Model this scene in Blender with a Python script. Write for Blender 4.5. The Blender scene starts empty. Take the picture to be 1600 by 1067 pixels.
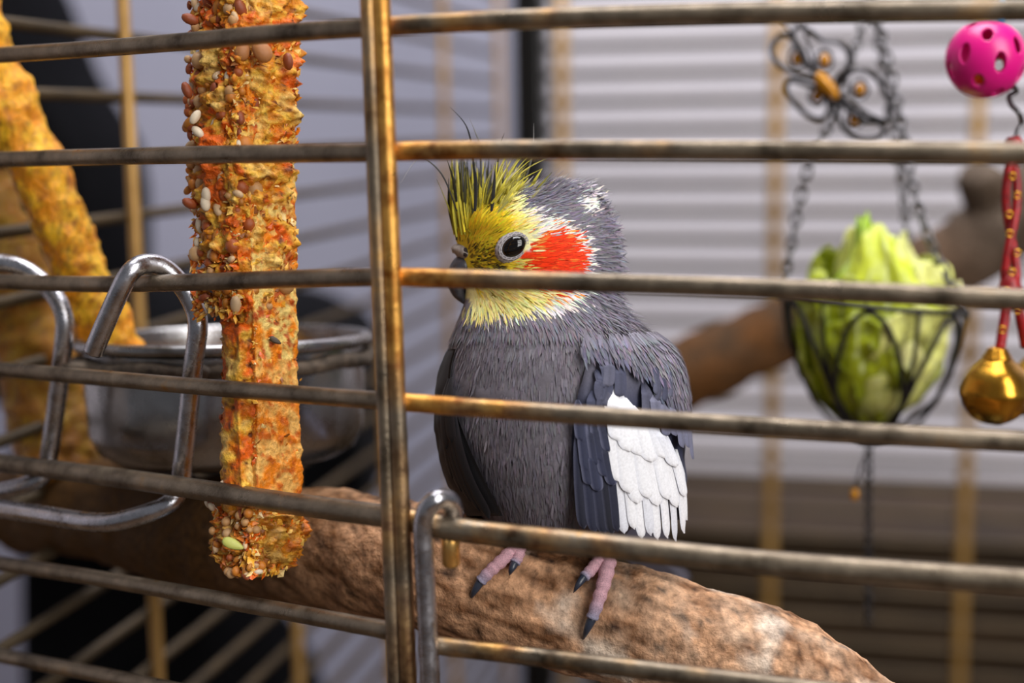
import bpy, bmesh, math, random
import numpy as np
from mathutils import Vector, Matrix, noise

random.seed(7)
R = math.radians
SC = bpy.context.scene
COL = SC.collection

# ------------------------------------------------------------------ camera
CAMZ = 0.85
FPX = 2222.2
D = 0.42                                   # distance of the bird, metres
cam_d = bpy.data.cameras.new('camera')
cam = bpy.data.objects.new('camera', cam_d); COL.objects.link(cam)
cam_d.lens = 50; cam_d.sensor_width = 36; cam_d.sensor_fit = 'HORIZONTAL'
cam_d.clip_start = 0.01
cam_d.dof.use_dof = True
cam_d.dof.focus_distance = 0.402
cam_d.dof.aperture_fstop = 5.2
CM = (Matrix.Translation((0, 0, CAMZ)) @ Matrix.Rotation(R(90 - 8.5), 4, 'X') @ Matrix.Rotation(R(-0.8), 4, 'Z'))
cam.matrix_world = CM
SC.camera = cam

# ------------------------------------------------------------------ world, light, exposure
world = bpy.data.worlds.new('world'); SC.world = world
world.use_nodes = True
world.node_tree.nodes['Background'].inputs[0].default_value = (0.90, 0.92, 1.0, 1)
world.node_tree.nodes['Background'].inputs[1].default_value = 0.17

def area(name, loc, target, sx, sy, power, color):
    l = bpy.data.lights.new(name, 'AREA'); l.shape = 'RECTANGLE'; l.size = sx; l.size_y = sy
    l.energy = power; l.color = color
    o = bpy.data.objects.new(name, l); COL.objects.link(o)
    o.location = loc
    o.rotation_euler = (Vector(target) - Vector(loc)).to_track_quat('-Z', 'Y').to_euler()
    return o
area('window_light', (0.86, -0.72, 1.55), (0.02, 0.45, 0.86), 0.85, 1.5, 34, (1.0, 0.975, 0.95))
area('ceiling_light', (0.1, 0.75, 2.5), (0.1, 0.75, 0), 1.2, 1.2, 50, (0.98, 0.97, 1.0))
SC.view_settings.view_transform = 'Standard'
SC.view_settings.look = 'None'
SC.view_settings.exposure = 0.0
SC.view_settings.gamma = 1.0
SC.view_settings.use_curve_mapping = False

# ------------------------------------------------------------------ helpers
def P(px, py, d):
    """point in the place seen at photo position px,py, d metres away"""
    return CM @ Vector(((px - 800) / FPX * d, -(py - 533.5) / FPX * d, -d))
CAMPOS = CM.translation.copy()

class Plane:
    """vertical plane through two ground points"""
    def __init__(s, a, b):
        s.a = Vector((a[0], a[1], 0)); s.dir = Vector((b[0] - a[0], b[1] - a[1], 0)).normalized()
        s.n = Vector((-s.dir.y, s.dir.x, 0))
        if s.n.y < 0: s.n = -s.n                      # away from the camera
    def hit(s, px, py, off=0.0):
        r = P(px, py, 1.0) - CAMPOS
        t = ((s.a - CAMPOS).dot(s.n) + off) / r.dot(s.n)
        return CAMPOS + r * t
    def at(s, t, z, off=0.0):
        p = s.a + s.dir * t + s.n * off
        return Vector((p.x, p.y, z))

def lin(c):
    c = c / 255.0
    return c / 12.92 if c <= 0.04045 else ((c + 0.055) / 1.055) ** 2.4
def C(r, g, b): return (lin(r), lin(g), lin(b), 1.0)

def smooth_interp(xs, tab_x, tab_y):
    """catmull-rom through a table"""
    tx = np.asarray(tab_x, float); ty = np.asarray(tab_y, float)
    m = np.gradient(ty, tx)
    xs = np.clip(np.asarray(xs, float), tx[0], tx[-1])
    i = np.clip(np.searchsorted(tx, xs, 'right') - 1, 0, len(tx) - 2)
    h = tx[i + 1] - tx[i]; t = (xs - tx[i]) / h
    t2 = t * t; t3 = t2 * t
    return (2*t3-3*t2+1)*ty[i] + (t3-2*t2+t)*h*m[i] + (-2*t3+3*t2)*ty[i+1] + (t3-t2)*h*m[i+1]

ROOT = {}
def thing(name, loc, label, cat, group=None):
    o = bpy.data.objects.new(name, None); COL.objects.link(o)
    o.empty_display_size = 0.02
    o.location = loc; o['label'] = label; o['category'] = cat
    if group: o['group'] = group
    ROOT[o.name] = Vector(loc)
    return o

def origin_of(o):
    while o.parent is not None: o = o.parent
    return o.location

def build(name, verts, faces, mat, parent=None, smooth=True, cols=None, kind=None):
    """one mesh object; vertices are given in world space"""
    off = origin_of(parent) if parent is not None else Vector((0, 0, 0))
    me = bpy.data.meshes.new(name)
    me.from_pydata([(v[0] - off.x, v[1] - off.y, v[2] - off.z) for v in verts], [], faces)
    me.update()
    if smooth: me.polygons.foreach_set('use_smooth', [True] * len(me.polygons))
    if cols is not None:
        a = me.color_attributes.new('tint', 'FLOAT_COLOR', 'POINT')
        a.data.foreach_set('color', np.asarray(cols, dtype=np.float32).ravel())
    me.materials.append(mat)
    o = bpy.data.objects.new(name, me); COL.objects.link(o)
    if parent is not None: o.parent = parent
    if kind: o['kind'] = kind
    return o

def tube(path, rad, sides=10, closed=False, cap=True, flat=1.0):
    """tube along 3D points; rad a number or list"""
    pts = [Vector(p) for p in path]; n = len(pts)
    rr = rad if isinstance(rad, (list, tuple, np.ndarray)) else [rad] * n
    V, F = [], []
    tan = []
    for i in range(n):
        if closed: t = pts[(i+1) % n] - pts[(i-1) % n]
        else: t = pts[min(i+1, n-1)] - pts[max(i-1, 0)]
        tan.append(t.normalized())
    up = Vector((0, 0, 1)) if abs(tan[0].z) < 0.9 else Vector((1, 0, 0))
    u = tan[0].cross(up).normalized()
    for i in range(n):
        u = (u - tan[i] * u.dot(tan[i])).normalized()
        w = tan[i].cross(u)
        for k in range(sides):
            a = 2 * math.pi * k / sides
            V.append(pts[i] + (u * math.cos(a) + w * math.sin(a) * flat) * rr[i])
    m = n if closed else n - 1
    for i in range(m):
        for k in range(sides):
            a = i * sides + k; b = i * sides + (k+1) % sides
            j = (i+1) % n
            F.append((a, b, j * sides + (k+1) % sides, j * sides + k))
    if cap and not closed:
        F.append(tuple(reversed(range(sides)))); F.append(tuple((n-1)*sides + k for k in range(sides)))
    return V, F

def spline(pts, per=8):
    """catmull-rom through 3D points"""
    pts = [Vector(p) for p in pts]; n = len(pts); out = []
    for i in range(n - 1):
        p0 = pts[max(i-1, 0)]; p1 = pts[i]; p2 = pts[i+1]; p3 = pts[min(i+2, n-1)]
        for k in range(per):
            t = k / per
            out.append(0.5 * ((2*p1) + (p2-p0)*t + (2*p0-5*p1+4*p2-p3)*t*t + (3*p1-p0-3*p2+p3)*t**3))
    out.append(pts[-1])
    return out

def box(c, ax, ay, az, bev=0.0):
    """box with half axes (vectors); bevelled when bev>0"""
    bm = bmesh.new(); bmesh.ops.create_cube(bm, size=2)
    la, lb, lc = ax.length, ay.length, az.length
    for v in bm.verts: v.co = Vector((v.co.x*la, v.co.y*lb, v.co.z*lc))
    if bev: bmesh.ops.bevel(bm, geom=bm.edges[:], offset=bev, segments=2, affect='EDGES', profile=0.6)
    M = Matrix((ax.normalized(), ay.normalized(), az.normalized())).transposed()
    V = [Vector(c) + M @ v.co for v in bm.verts]
    bm.verts.index_update()
    F = [tuple(v.index for v in f.verts) for f in bm.faces]
    bm.free(); return V, F

def merge(*parts):
    V, F = [], []
    for v, f in parts:
        o = len(V); V += list(v); F += [tuple(i + o for i in q) for q in f]
    return V, F

def fbm(p, s, oct=4):
    return noise.fractal(Vector(p) * s, 1.0, 2.0, oct)

# ------------------------------------------------------------------ materials
def mat_new(name, rough=0.5, metal=0.0, col=(0.5, 0.5, 0.5, 1)):
    m = bpy.data.materials.new(name); m.use_nodes = True
    nt = m.node_tree; b = nt.nodes['Principled BSDF']
    b.inputs['Roughness'].default_value = rough; b.inputs['Metallic'].default_value = metal
    b.inputs['Base Color'].default_value = col
    return m, nt, b

def noise_tex(nt, scale, detail=5, rough=0.6, stretch=None, dist=0.0):
    tc = nt.nodes.new('ShaderNodeTexCoord')
    n = nt.nodes.new('ShaderNodeTexNoise')
    n.inputs['Scale'].default_value = scale; n.inputs['Detail'].default_value = detail
    n.inputs['Roughness'].default_value = rough; n.inputs['Distortion'].default_value = dist
    if stretch:
        mp = nt.nodes.new('ShaderNodeMapping'); mp.inputs['Scale'].default_value = stretch[0]
        mp.inputs['Rotation'].default_value = stretch[1]
        nt.links.new(tc.outputs['Object'], mp.inputs['Vector']); nt.links.new(mp.outputs[0], n.inputs['Vector'])
    else: nt.links.new(tc.outputs['Object'], n.inputs['Vector'])
    return n

def ramp(nt, src, stops):
    r = nt.nodes.new('ShaderNodeValToRGB')
    e = r.color_ramp.elements
    e[0].position, e[0].color = stops[0]; e[1].position, e[1].color = stops[-1]
    for p, c in stops[1:-1]:
        q = e.new(p); q.color = c
    nt.links.new(src, r.inputs['Fac']); return r

def bump(nt, b, src, strength, dist):
    bp = nt.nodes.new('ShaderNodeBump'); bp.inputs['Strength'].default_value = strength
    bp.inputs['Distance'].default_value = dist
    nt.links.new(src, bp.inputs['Height']); nt.links.new(bp.outputs[0], b.inputs['Normal'])

def noisy(name, stops, scale, rough=0.5, metal=0.0, bstr=0.0, bdist=0.001, bscale=None, detail=6, stretch=None, rvar=None, dist=0.0):
    m, nt, b = mat_new(name, rough, metal)
    n = noise_tex(nt, scale, detail, 0.62, stretch, dist)
    r = ramp(nt, n.outputs['Fac'], stops); nt.links.new(r.outputs[0], b.inputs['Base Color'])
    if bstr:
        n2 = noise_tex(nt, bscale or scale * 3, 5, 0.65, stretch)
        bump(nt, b, n2.outputs['Fac'], bstr, bdist)
    if rvar:
        n3 = noise_tex(nt, scale * 1.7, 4)
        mr = nt.nodes.new('ShaderNodeMapRange')
        mr.inputs[1].default_value = 0.3; mr.inputs[2].default_value = 0.7
        mr.inputs[3].default_value = rvar[0]; mr.inputs[4].default_value = rvar[1]
        nt.links.new(n3.outputs['Fac'], mr.inputs[0]); nt.links.new(mr.outputs[0], b.inputs['Roughness'])
    return m

M = {}
M['bar'] = noisy('worn_bronze_bar', [(0.30, C(64, 55, 44)), (0.45, C(118, 106, 90)), (0.62, C(146, 132, 113)), (0.74, C(160, 122, 72))],
                 80, 0.40, 0.9, 0.35, 0.0005, 900, rvar=(0.24, 0.5))
def add_brass(m):
    """where the lacquer has worn off (tint = 1) the bar is bare brass"""
    nt = m.node_tree; b = nt.nodes['Principled BSDF']
    old = b.inputs['Base Color'].links[0].from_socket
    at = nt.nodes.new('ShaderNodeAttribute'); at.attribute_name = 'tint'
    n = noise_tex(nt, 160, 4); r = ramp(nt, n.outputs['Fac'], [(0.35, C(150, 92, 34)), (0.6, C(226, 170, 86))])
    mx = nt.nodes.new('ShaderNodeMix'); mx.data_type = 'RGBA'
    nt.links.new(at.outputs['Fac'], mx.inputs[0]); nt.links.new(old, mx.inputs[6]); nt.links.new(r.outputs[0], mx.inputs[7])
    nt.links.new(mx.outputs[2], b.inputs['Base Color'])
add_brass(M['bar'])
M['brass'] = noisy('worn_brass_wire', [(0.28, C(96, 62, 26)), (0.40, C(222, 164, 82)), (0.62, C(252, 214, 140)), (0.76, C(160, 100, 40))],
                   60, 0.3, 0.95, 0.2, 0.0003, 700, rvar=(0.22, 0.42))
M['wire'] = noisy('dull_brass_wire', [(0.3, C(52, 40, 22)), (0.7, C(80, 64, 40))], 40, 0.6, 0.3)
M['upright'] = noisy('bright_brass_upright', [(0.3, C(146, 110, 56)), (0.7, C(190, 150, 88))], 30, 0.45, 0.5)
M['chrome'] = noisy('pitted_chrome', [(0.28, C(70, 56, 42)), (0.40, C(170, 168, 172)), (0.75, C(205, 205, 212))], 160, 0.22, 1.0, 0.3, 0.0003, 900, rvar=(0.14, 0.4))
M['steel'] = noisy('stained_steel', [(0.25, C(96, 86, 74)), (0.42, C(150, 148, 148)), (0.7, C(176, 174, 174))], 50, 0.25, 1.0, rvar=(0.18, 0.38))
M['grime'] = noisy('grimy_ring', [(0.3, C(45, 36, 28)), (0.7, C(112, 98, 84))], 220, 0.85, 0.2, 0.8, 0.001, 500)
M['blackpost'] = mat_new('black_lacquer', 0.28, 0.0, C(8, 8, 9))[0]
M['wall'] = noisy('painted_wall', [(0.3, C(216, 211, 218)), (0.7, C(226, 221, 227))], 3, 0.9, 0, 0.1, 0.001, 200)
M['floor'] = noisy('wood_floor', [(0.3, C(70, 52, 36)), (0.7, C(104, 80, 56))], 6, 0.6, 0, stretch=((1, 8, 1), (0, 0, 0)))
M['chest'] = noisy('dark_oak', [(0.3, C(46, 30, 11)), (0.55, C(62, 42, 17)), (0.75, C(76, 54, 25))], 14, 0.6, 0, 0.2, 0.001, 60, stretch=((1, 1, 9), (0, 0, 0)))
M['leather'] = noisy('black_leather', [(0.3, C(5, 5, 6)), (0.7, C(11, 11, 12))], 30, 0.6, 0, 0.2, 0.001, 300)
M['leather'].node_tree.nodes['Principled BSDF'].inputs['Specular IOR Level'].default_value = 0.02
M['log'] = None

def tinted(name, rough=0.8, nscale=900, amt=0.35, bstr=0.0, sheen=0.0, spec=0.25, stretch=None, bdist=0.0006):
    m, nt, b = mat_new(name, rough)
    at = nt.nodes.new('ShaderNodeAttribute'); at.attribute_name = 'tint'
    n = noise_tex(nt, nscale, 4, 0.6, stretch)
    mr = nt.nodes.new('ShaderNodeMapRange')
    mr.inputs[1].default_value = 0.3; mr.inputs[2].default_value = 0.7
    mr.inputs[3].default_value = 1 - amt; mr.inputs[4].default_value = 1 + amt * 0.6
    nt.links.new(n.outputs['Fac'], mr.inputs[0])
    mx = nt.nodes.new('ShaderNodeVectorMath'); mx.operation = 'SCALE'
    nt.links.new(at.outputs['Color'], mx.inputs[0]); nt.links.new(mr.outputs[0], mx.inputs['Scale'])
    nt.links.new(mx.outputs[0], b.inputs['Base Color'])
    b.inputs['Specular IOR Level'].default_value = spec
    b.inputs['Sheen Weight'].default_value = sheen
    if bstr: bump(nt, b, n.outputs['Fac'], bstr, bdist)
    return m
M['plume'] = tinted('plumage', 0.7, 1500, 0.12, 0, 0.05)
M['skin'] = tinted('bird_skin', 0.55, 2600, 0.35, 0.5)
M['crust'] = tinted('seed_crust', 0.5, 620, 0.36, 0.8, 0, 0.45, bdist=0.0013)
M['wood'] = tinted('weathered_wood', 0.75, 420, 0.5, 0.9, 0, 0.2, bdist=0.0012)
M['seed'] = tinted('seed_shell', 0.4, 1200, 0.25, 0.2, 0, 0.5)
M['leaf'] = tinted('lettuce_leaf', 0.4, 350, 0.25, 0.5, 0, 0.5)
M['leaf'].node_tree.nodes['Principled BSDF'].inputs['Subsurface Weight'].default_value = 0.0
M['eye'] = mat_new('wet_black_eye', 0.04, 0, C(10, 7, 6))[0]
M['beak'] = noisy('horn_beak', [(0.3, C(38, 38, 43)), (0.7, C(78, 78, 87))], 400, 0.3, 0, 0.2, 0.0003, 1200)
M['claw'] = mat_new('dark_claw', 0.3, 0, C(46, 52, 66))[0]
M['iron'] = mat_new('dark_iron_wire', 0.4, 0.7, C(50, 48, 50))[0]
M['pewter'] = mat_new('tarnished_chain', 0.35, 0.9, C(110, 108, 110))[0]
M['amber'] = mat_new('amber_bead', 0.2, 0.2, C(196, 132, 24))[0]
M['pink'] = mat_new('pink_plastic', 0.32, 0, C(222, 16, 128))[0]
M['gold'] = noisy('brushed_gold', [(0.3, C(176, 120, 34)), (0.7, C(232, 178, 70))], 60, 0.26, 1.0, 0.15, 0.0005, 300)
M['red'] = noisy('red_cord', [(0.3, C(104, 4, 10)), (0.7, C(180, 12, 20))], 500, 0.4, 0, 0.4, 0.0005, 900)
M['blue'] = mat_new('blue_string', 0.6, 0, C(60, 150, 200))[0]

# ------------------------------------------------------------------ planes of the cage and the room
FL = Plane((-0.162, 0.450), (-0.0356, 0.360))     # chamfered front panel
FR = Plane((-0.0356, 0.360), (0.1138, 0.316))     # front with the door
SD = Plane((-0.163, 0.604), (-0.006, 1.290))      # side panel
BK = Plane((0.040, 1.290), (0.726, 1.133))        # back panel
WB = Plane((0.040, 1.760), (0.726, 1.603))        # room wall behind

# ------------------------------------------------------------------ the room
def structure(o):
    o['kind'] = 'structure'; return o
def slab(name, a, b, z0, z1, th, mat):
    a = Vector((a[0], a[1], 0)); b = Vector((b[0], b[1], 0)); d = (b - a); n = Vector((-d.y, d.x, 0)).normalized()
    c = (a + b) / 2 + n * th / 2 + Vector((0, 0, (z0 + z1) / 2))
    V, F = box(c, d / 2, n * th / 2, Vector((0, 0, (z1 - z0) / 2)))
    return structure(build(name, V, F, mat, smooth=False))
wl = WB.at(-1.9, 0); wr = WB.at(1.8, 0)
slab('wall_back', wl, wr, 0, 2.6, 0.1, M['wall'])
sv = SD.dir
wl2 = wl - sv * 2.2
slab('wall_left', wl2, wl, 0, 2.6, 0.1, M['wall'])
V, F = box(Vector((0.1, 0.6, -0.02)), Vector((2.6, 0, 0)), Vector((0, 2.4, 0)), Vector((0, 0, 0.02)))
structure(build('floor', V, F, M['floor'], smooth=False))

M['darkening_panel'] = noisy('darkening_panel_grey', [(0.3, C(158, 158, 176)), (0.7, C(168, 168, 185))], 3, 0.7, 0, 0.1, 0.001, 150)  # made-up grey panel, added to darken the left part of the wall
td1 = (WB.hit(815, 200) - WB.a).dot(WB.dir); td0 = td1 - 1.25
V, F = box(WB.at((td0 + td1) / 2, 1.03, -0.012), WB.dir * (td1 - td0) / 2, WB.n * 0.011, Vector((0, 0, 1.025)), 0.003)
structure(build('darkening_panel_1', V, F, M['darkening_panel'], smooth=False))

# low wooden chest against the wall, planked front
cz = BK.hit(1330, 768).z
chest_front = 1.50
CH = Plane((0.040, 1.50), (0.726, 1.343))
zt = CH.hit(1330, 828).z
chest = thing('wooden_chest', CH.at(0.45, 0, 0.1), 'low dark brown planked wooden chest against the pale wall behind the cage', 'chest')
t0, t1 = 0.035, 1.15
def chest_box(ta, tb, za, zb, o0, o1, bev=0.002):
    c = CH.at((ta + tb) / 2, (za + zb) / 2, (o0 + o1) / 2)
    return box(c, CH.dir * (tb - ta) / 2, CH.n * (o1 - o0) / 2, Vector((0, 0, (zb - za) / 2)), bev)
V, F = chest_box(t0 + .01, t1 - .01, 0.0, zt - 0.02, 0.012, 0.24); build('body', V, F, M['leather'], chest, False)
V, F = chest_box(t0 - .005, t1 + .005, zt - 0.02, zt, -0.006, 0.245, 0.004); build('lid', V, F, M['chest'], chest, False)
zz = zt - 0.026; ph = 0.05
while zz - ph > 0:
    V, F = chest_box(t0, t1, zz - ph, zz, 0.0, 0.012); build('plank', V, F, M['chest'], chest, False)
    zz -= ph + 0.007

# black armchair beyond the side panel
chair = thing('armchair', P(200, 700, 1.25).xy.to_3d(), 'black leather armchair standing outside the cage behind the orange perch', 'armchair')
def prism(poly, d0, d1, mat, name, bev=0.012):
    bm = bmesh.new()
    q = [P(x, y, (d0 + d1) / 2) for x, y in poly]
    fwd = (CM.to_3x3() @ Vector((0, 0, -1))); fwd.z = 0; fwd.normalize()
    f = [bm.verts.new(p - fwd * (d1 - d0) / 2) for p in q]
    g = [bm.verts.new(p + fwd * (d1 - d0) / 2) for p in q]
    bm.faces.new(f); bm.faces.new(list(reversed(g)))
    n = len(q)
    for i in range(n): bm.faces.new((f[(i+1) % n], f[i], g[i], g[(i+1) % n]))
    bmesh.ops.recalc_face_normals(bm, faces=bm.faces[:])
    bmesh.ops.bevel(bm, geom=bm.edges[:], offset=bev, segments=3, affect='EDGES', profile=0.5)
    bm.verts.index_update()
    V = [v.co.copy() for v in bm.verts]; F = [tuple(v.index for v in fc.verts) for fc in bm.faces]
    bm.free(); return build(name, V, F, mat, chair, True)
prism([(-260, -260), (-70, -200), (50, -20), (100, 110), (172, 225), (186, 300), (190, 420), (196, 560), (60, 600), (-120, 300)], 1.12, 1.36, M['leather'], 'backrest')
prism([(120, 470), (200, 440), (470, 482), (556, 526), (592, 660), (592, 770), (300, 800), (110, 760)], 1.10, 1.44, M['leather'], 'seat')
prism([(104, 790), (300, 780), (470, 800), (345, 900), (400, 1000), (470, 1110), (500, 1260), (108, 1260)], 1.14, 1.40, M['leather'], 'base')
for lx in (140, 440):
    b0 = P(lx, 1240, 1.27); V, F = tube([b0, Vector((b0.x, b0.y, 0))], [0.018, 0.013], 10); build('leg', V, F, M['leather'], chair)

# ------------------------------------------------------------------ the cage
cage = thing('bird_cage', (0.12, 0.8, 0), 'large worn brass and bronze wire bird cage with horizontal bars', 'cage')
def wob(p0, p1, n, amp, seed):
    out = []
    for i in range(n):
        t = i / (n - 1); p = p0.lerp(p1, t)
        out.append(p + Vector((0, 0, amp * noise.noise(Vector((t * 2.3, seed * 3.7, 0))))))
    return out
def ray_bar(name, plane, pts, rpx, mat, off=0.0, ext=None, per=14, worn=0.0):
    q = [plane.hit(x, y, off) for x, y in pts]
    if ext:
        if ext[0]: q.insert(0, q[0] + (q[0] - q[1]).normalized() * ext[0])
        if ext[1]: q.append(q[-1] + (q[-1] - q[-2]).normalized() * ext[1])
    V, F = tube(spline(q, per), rpx, 12)
    cols = None
    if worn:
        x0 = q[0]
        cols = [[max(0.0, min(1.0, worn * (1 - (v - x0).length / 0.05) + .6 * fbm(v, 120, 3)))] * 3 + [1] for v in V]
    return build(name, V, F, mat, cage, True, cols)
RB = 0.00245
# chamfered panel bars: left end ... upright
fl = [[(0, 86), (150, 76), (300, 64), (450, 51), (592, 42)],
      [(0, 249), (150, 245), (300, 242), (450, 240), (598, 238)],
      [(0, 440), (150, 444), (300, 441), (450, 436), (604, 432)],
      [(0, 577), (150, 590), (300, 603), (450, 615), (608, 627)],
      [(0, 723), (150, 742), (300, 763), (450, 786), (616, 808)],
      [(0, 880), (150, 903), (300, 929), (450, 956), (624, 988)],
      [(0, 1024), (150, 1053), (300, 1084), (450, 1117), (630, 1160)],
      [(0, -95), (300, -132), (586, -158)],
      [(0, 1190), (300, 1262), (630, 1345)]]
for k, pts in enumerate(fl):
    ray_bar('front_bar', FL, pts, RB * (1.25 if k == 4 else 1.0), M['bar'], 0, (0.045, 0))
fr = [[(592, 42), (800, 31), (1100, 22), (1350, 18), (1600, 16)],
      [(598, 237), (800, 234), (1100, 235), (1350, 237), (1600, 240)],
      [(604, 432), (800, 438), (1100, 447), (1350, 457), (1600, 469)],
      [(612, 627), (800, 641), (1100, 661), (1350, 677), (1600, 691)],
      [(640, 812), (720, 828), (900, 848), (1200, 880), (1600, 910)],
      [(676, 1008), (800, 1022), (1000, 1046), (1250, 1076), (1600, 1120)],
      [(586, -158), (1100, -195), (1600, -212)],
      [(640, 1215), (1100, 1270), (1600, 1345)]]
for k, pts in enumerate(fr):
    ray_bar('front_bar', FR, pts, RB * (1.3 if k == 4 else 1.0), M['bar'], 0.0005, (0, 0.16), worn=(.55, .75, 1.0, 1.2, .25, .25, .3, .3)[k])
# twin upright between the panels
for (xa, xb, r, base) in ((575, 618, 0.0021, .25), (595, 638, 0.0023, 1.15)):
    ts = [i / 60 for i in range(61)]
    q = [FR.hit(xa - 15 + (xb - xa + 32) * t, -400 + 1900 * t, -0.0028) for t in ts]
    V, F = tube(q, r, 14)
    cols = []
    for i, v in enumerate(V):
        y = -400 + 1900 * ts[i // 14]
        f = base * (1 - .85 * max(0, min(1, (y - 520) / 110))) + .5 * fbm(v, 70, 3)
        cols.append([max(0, min(1, f))] * 3 + [1])
    build('front_upright', V, F, M['bar'], cage, True, cols)
# looped door frame wire hooked over the fifth bar, with its hinge pin
loop = [(690, 1400, -.004), (680, 1200, -.004), (671, 1040, -.004), (666, 940, -.004), (662, 860, -.0042), (661, 820, -.0045), (667, 795, -.0048), (681, 781, -.004), (697, 780, -.001), (707, 790, .002), (708, 812, .004)]
V, F = tube(spline([FR.hit(x, y, o) for x, y, o in loop], 8), 0.0026, 14)
build('door_frame_wire', V, F, M['chrome'], cage)
V, F = tube([FR.hit(703, 826, 0.002), FR.hit(704, 850, 0.002), FR.hit(705, 880, 0.002), FR.hit(705, 885, 0.002)], [0.0024, 0.0024, 0.0024, 0.0018], 14)
build('hinge_pin', V, F, M['brass'], cage)
# side panel: level wires and uprights
ZT, ZB = CAMZ + 0.26, 0.07
z0 = SD.hit(200, 152).z
def straight(name, p, q, r, mat, sides=8):
    V, F = tube([p, p.lerp(q, .33), p.lerp(q, .66), q], r, sides); return build(name, V, F, mat, cage)
tS = -0.16; tE = (Vector((-0.012, 1.27, 0)) - SD.a).dot(SD.dir)
k = -40
while k < 14:
    z = z0 + k * 0.025
    if ZB + .01 < z < ZT - .01:
        straight('side_wire', SD.at(tS, z), SD.at(tE, z), 0.0024, M['wire'])
    k += 1
for k in (-1, 0, 1, 2, 3, 4):
    t = k * 0.165
    if k == 4: t = tE - 0.006
    straight('side_upright', SD.at(t, ZB, -0.004), SD.at(t, ZT, -0.004), 0.0029, M['upright'], 12)
# black corner post and the back panel
tB0 = (BK.hit(872, 200) - BK.a).dot(BK.dir)
zb0 = BK.hit(1000, 115).z
k = -50
while k < 16:
    z = zb0 + k * 0.0243
    if ZB + .01 < z < ZT - .01:
        straight('back_wire', BK.at(tB0 - 0.008, z), BK.at(0.62, z), 0.0040, M['wire'])
    k += 1
for px in (880, 1212, 1526, 1840):
    t = (BK.hit(px, 220) - BK.a).dot(BK.dir)
    straight('back_upright', BK.at(t, ZB, -0.005), BK.at(t, ZT, -0.005), 0.0056, M['upright'], 12)
pc = BK.hit(831, 150)
V, F = box(Vector((pc.x, pc.y, (ZT + 0.0) / 2)), BK.dir * 0.0145, BK.n * 0.0145, Vector((0, 0, ZT / 2)), 0.003)
build('corner_post', V, F, M['blackpost'], cage)
# front corner post, roof frame and base tray, outside the picture
pf = FL.at(-0.048, 0)
V, F = tube([Vector((pf.x, pf.y, 0)), Vector((pf.x, pf.y, ZT))], 0.006, 12); build('corner_post', V, F, M['blackpost'], cage)
cr = [pf, Vector((-0.0356, 0.36, 0)), FR.at(0.36, 0), FR.at(0.36, 0) + SD.dir * 0.9, BK.at(0.62, 0), Vector((pc.x, pc.y, 0))]
for a, b in zip(cr, cr[1:] + cr[:1]):
    straight('roof_rail', Vector((a.x, a.y, ZT)), Vector((b.x, b.y, ZT)), 0.004, M['bar'])
for i in range(9):
    a = cr[1].lerp(cr[2], (i + .5) / 9); b = cr[5].lerp(cr[4], (i + .5) / 9)
    straight('roof_wire', Vector((a.x, a.y, ZT)), Vector((b.x, b.y, ZT)), 0.002, M['bar'])
bm = bmesh.new()
lo = [bm.verts.new((p.x, p.y, 0.0)) for p in cr]; hi = [bm.verts.new((p.x, p.y, ZB)) for p in cr]
bm.faces.new(lo); bm.faces.new(hi)
for i in range(len(cr)): bm.faces.new((lo[i], lo[(i+1) % len(cr)], hi[(i+1) % len(cr)], hi[i]))
bmesh.ops.recalc_face_normals(bm, faces=bm.faces[:]); bm.verts.index_update()
V = [v.co.copy() for v in bm.verts]; F = [tuple(v.index for v in f.verts) for f in bm.faces]; bm.free()
build('base_tray', V, F, M['blackpost'], cage, False)

# ------------------------------------------------------------------ rough branches: tubes with bark relief and their own colours
def branch_mesh(ctrl, amp, fscale, colf, per=16, sides=48):
    """ctrl: (px, py, depth, radius_px)"""
    pts = spline([P(a, b, d) for a, b, d, r in ctrl], per)
    rad = spline([Vector((r * d / FPX, 0, 0)) for a, b, d, r in ctrl], per)
    V, F = tube(pts, [q.x for q in rad], sides)
    n = len(pts)
    out, cols = [], []
    for i, v in enumerate(V):
        c = pts[i // sides]; dr = (v - c); l = dr.length; u = dr / l
        h = fbm(v, fscale, 5) * amp + fbm(v + Vector((9, 3, 1)), fscale * 0.25, 2) * amp * 1.6
        w = c + u * (l + h); out.append(w); cols.append(colf(w, h / amp, u, i // sides / (n - 1)))
    return out, F, cols

def mixc(a, b, t):
    t = max(0, min(1, t)); return tuple(a[i] + (b[i] - a[i]) * t for i in range(3)) + (1.0,)

def log_col(v, h, u, s):
    st = fbm(Vector(((v.x + v.z * .35) * 45, v.y * 200, (v.z - v.x * -.35) * 380)), 1.0, 5)
    c = mixc(C(112, 74, 46), C(206, 158, 120), 0.5 + st * 1.3)
    sp = fbm(v, 260, 3)
    if sp > 0.35: c = mixc(c, C(58, 40, 32), (sp - 0.35) * 3)
    pale = fbm(v + Vector((3.1, 0, 0)), 55, 3)
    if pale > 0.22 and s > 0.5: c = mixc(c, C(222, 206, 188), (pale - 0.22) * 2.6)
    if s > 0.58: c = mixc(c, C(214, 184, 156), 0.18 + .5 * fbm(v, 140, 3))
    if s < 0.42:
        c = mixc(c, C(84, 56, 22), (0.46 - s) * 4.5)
    return c
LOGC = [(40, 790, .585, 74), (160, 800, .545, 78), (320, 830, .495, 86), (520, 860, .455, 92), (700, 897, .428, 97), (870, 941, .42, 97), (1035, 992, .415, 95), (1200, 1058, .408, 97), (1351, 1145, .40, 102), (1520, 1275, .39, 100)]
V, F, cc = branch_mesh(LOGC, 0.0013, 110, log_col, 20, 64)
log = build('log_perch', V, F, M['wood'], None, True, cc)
log['label'] = 'thick weathered brown log under the bird\'s feet'; log['category'] = 'perch'

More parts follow.
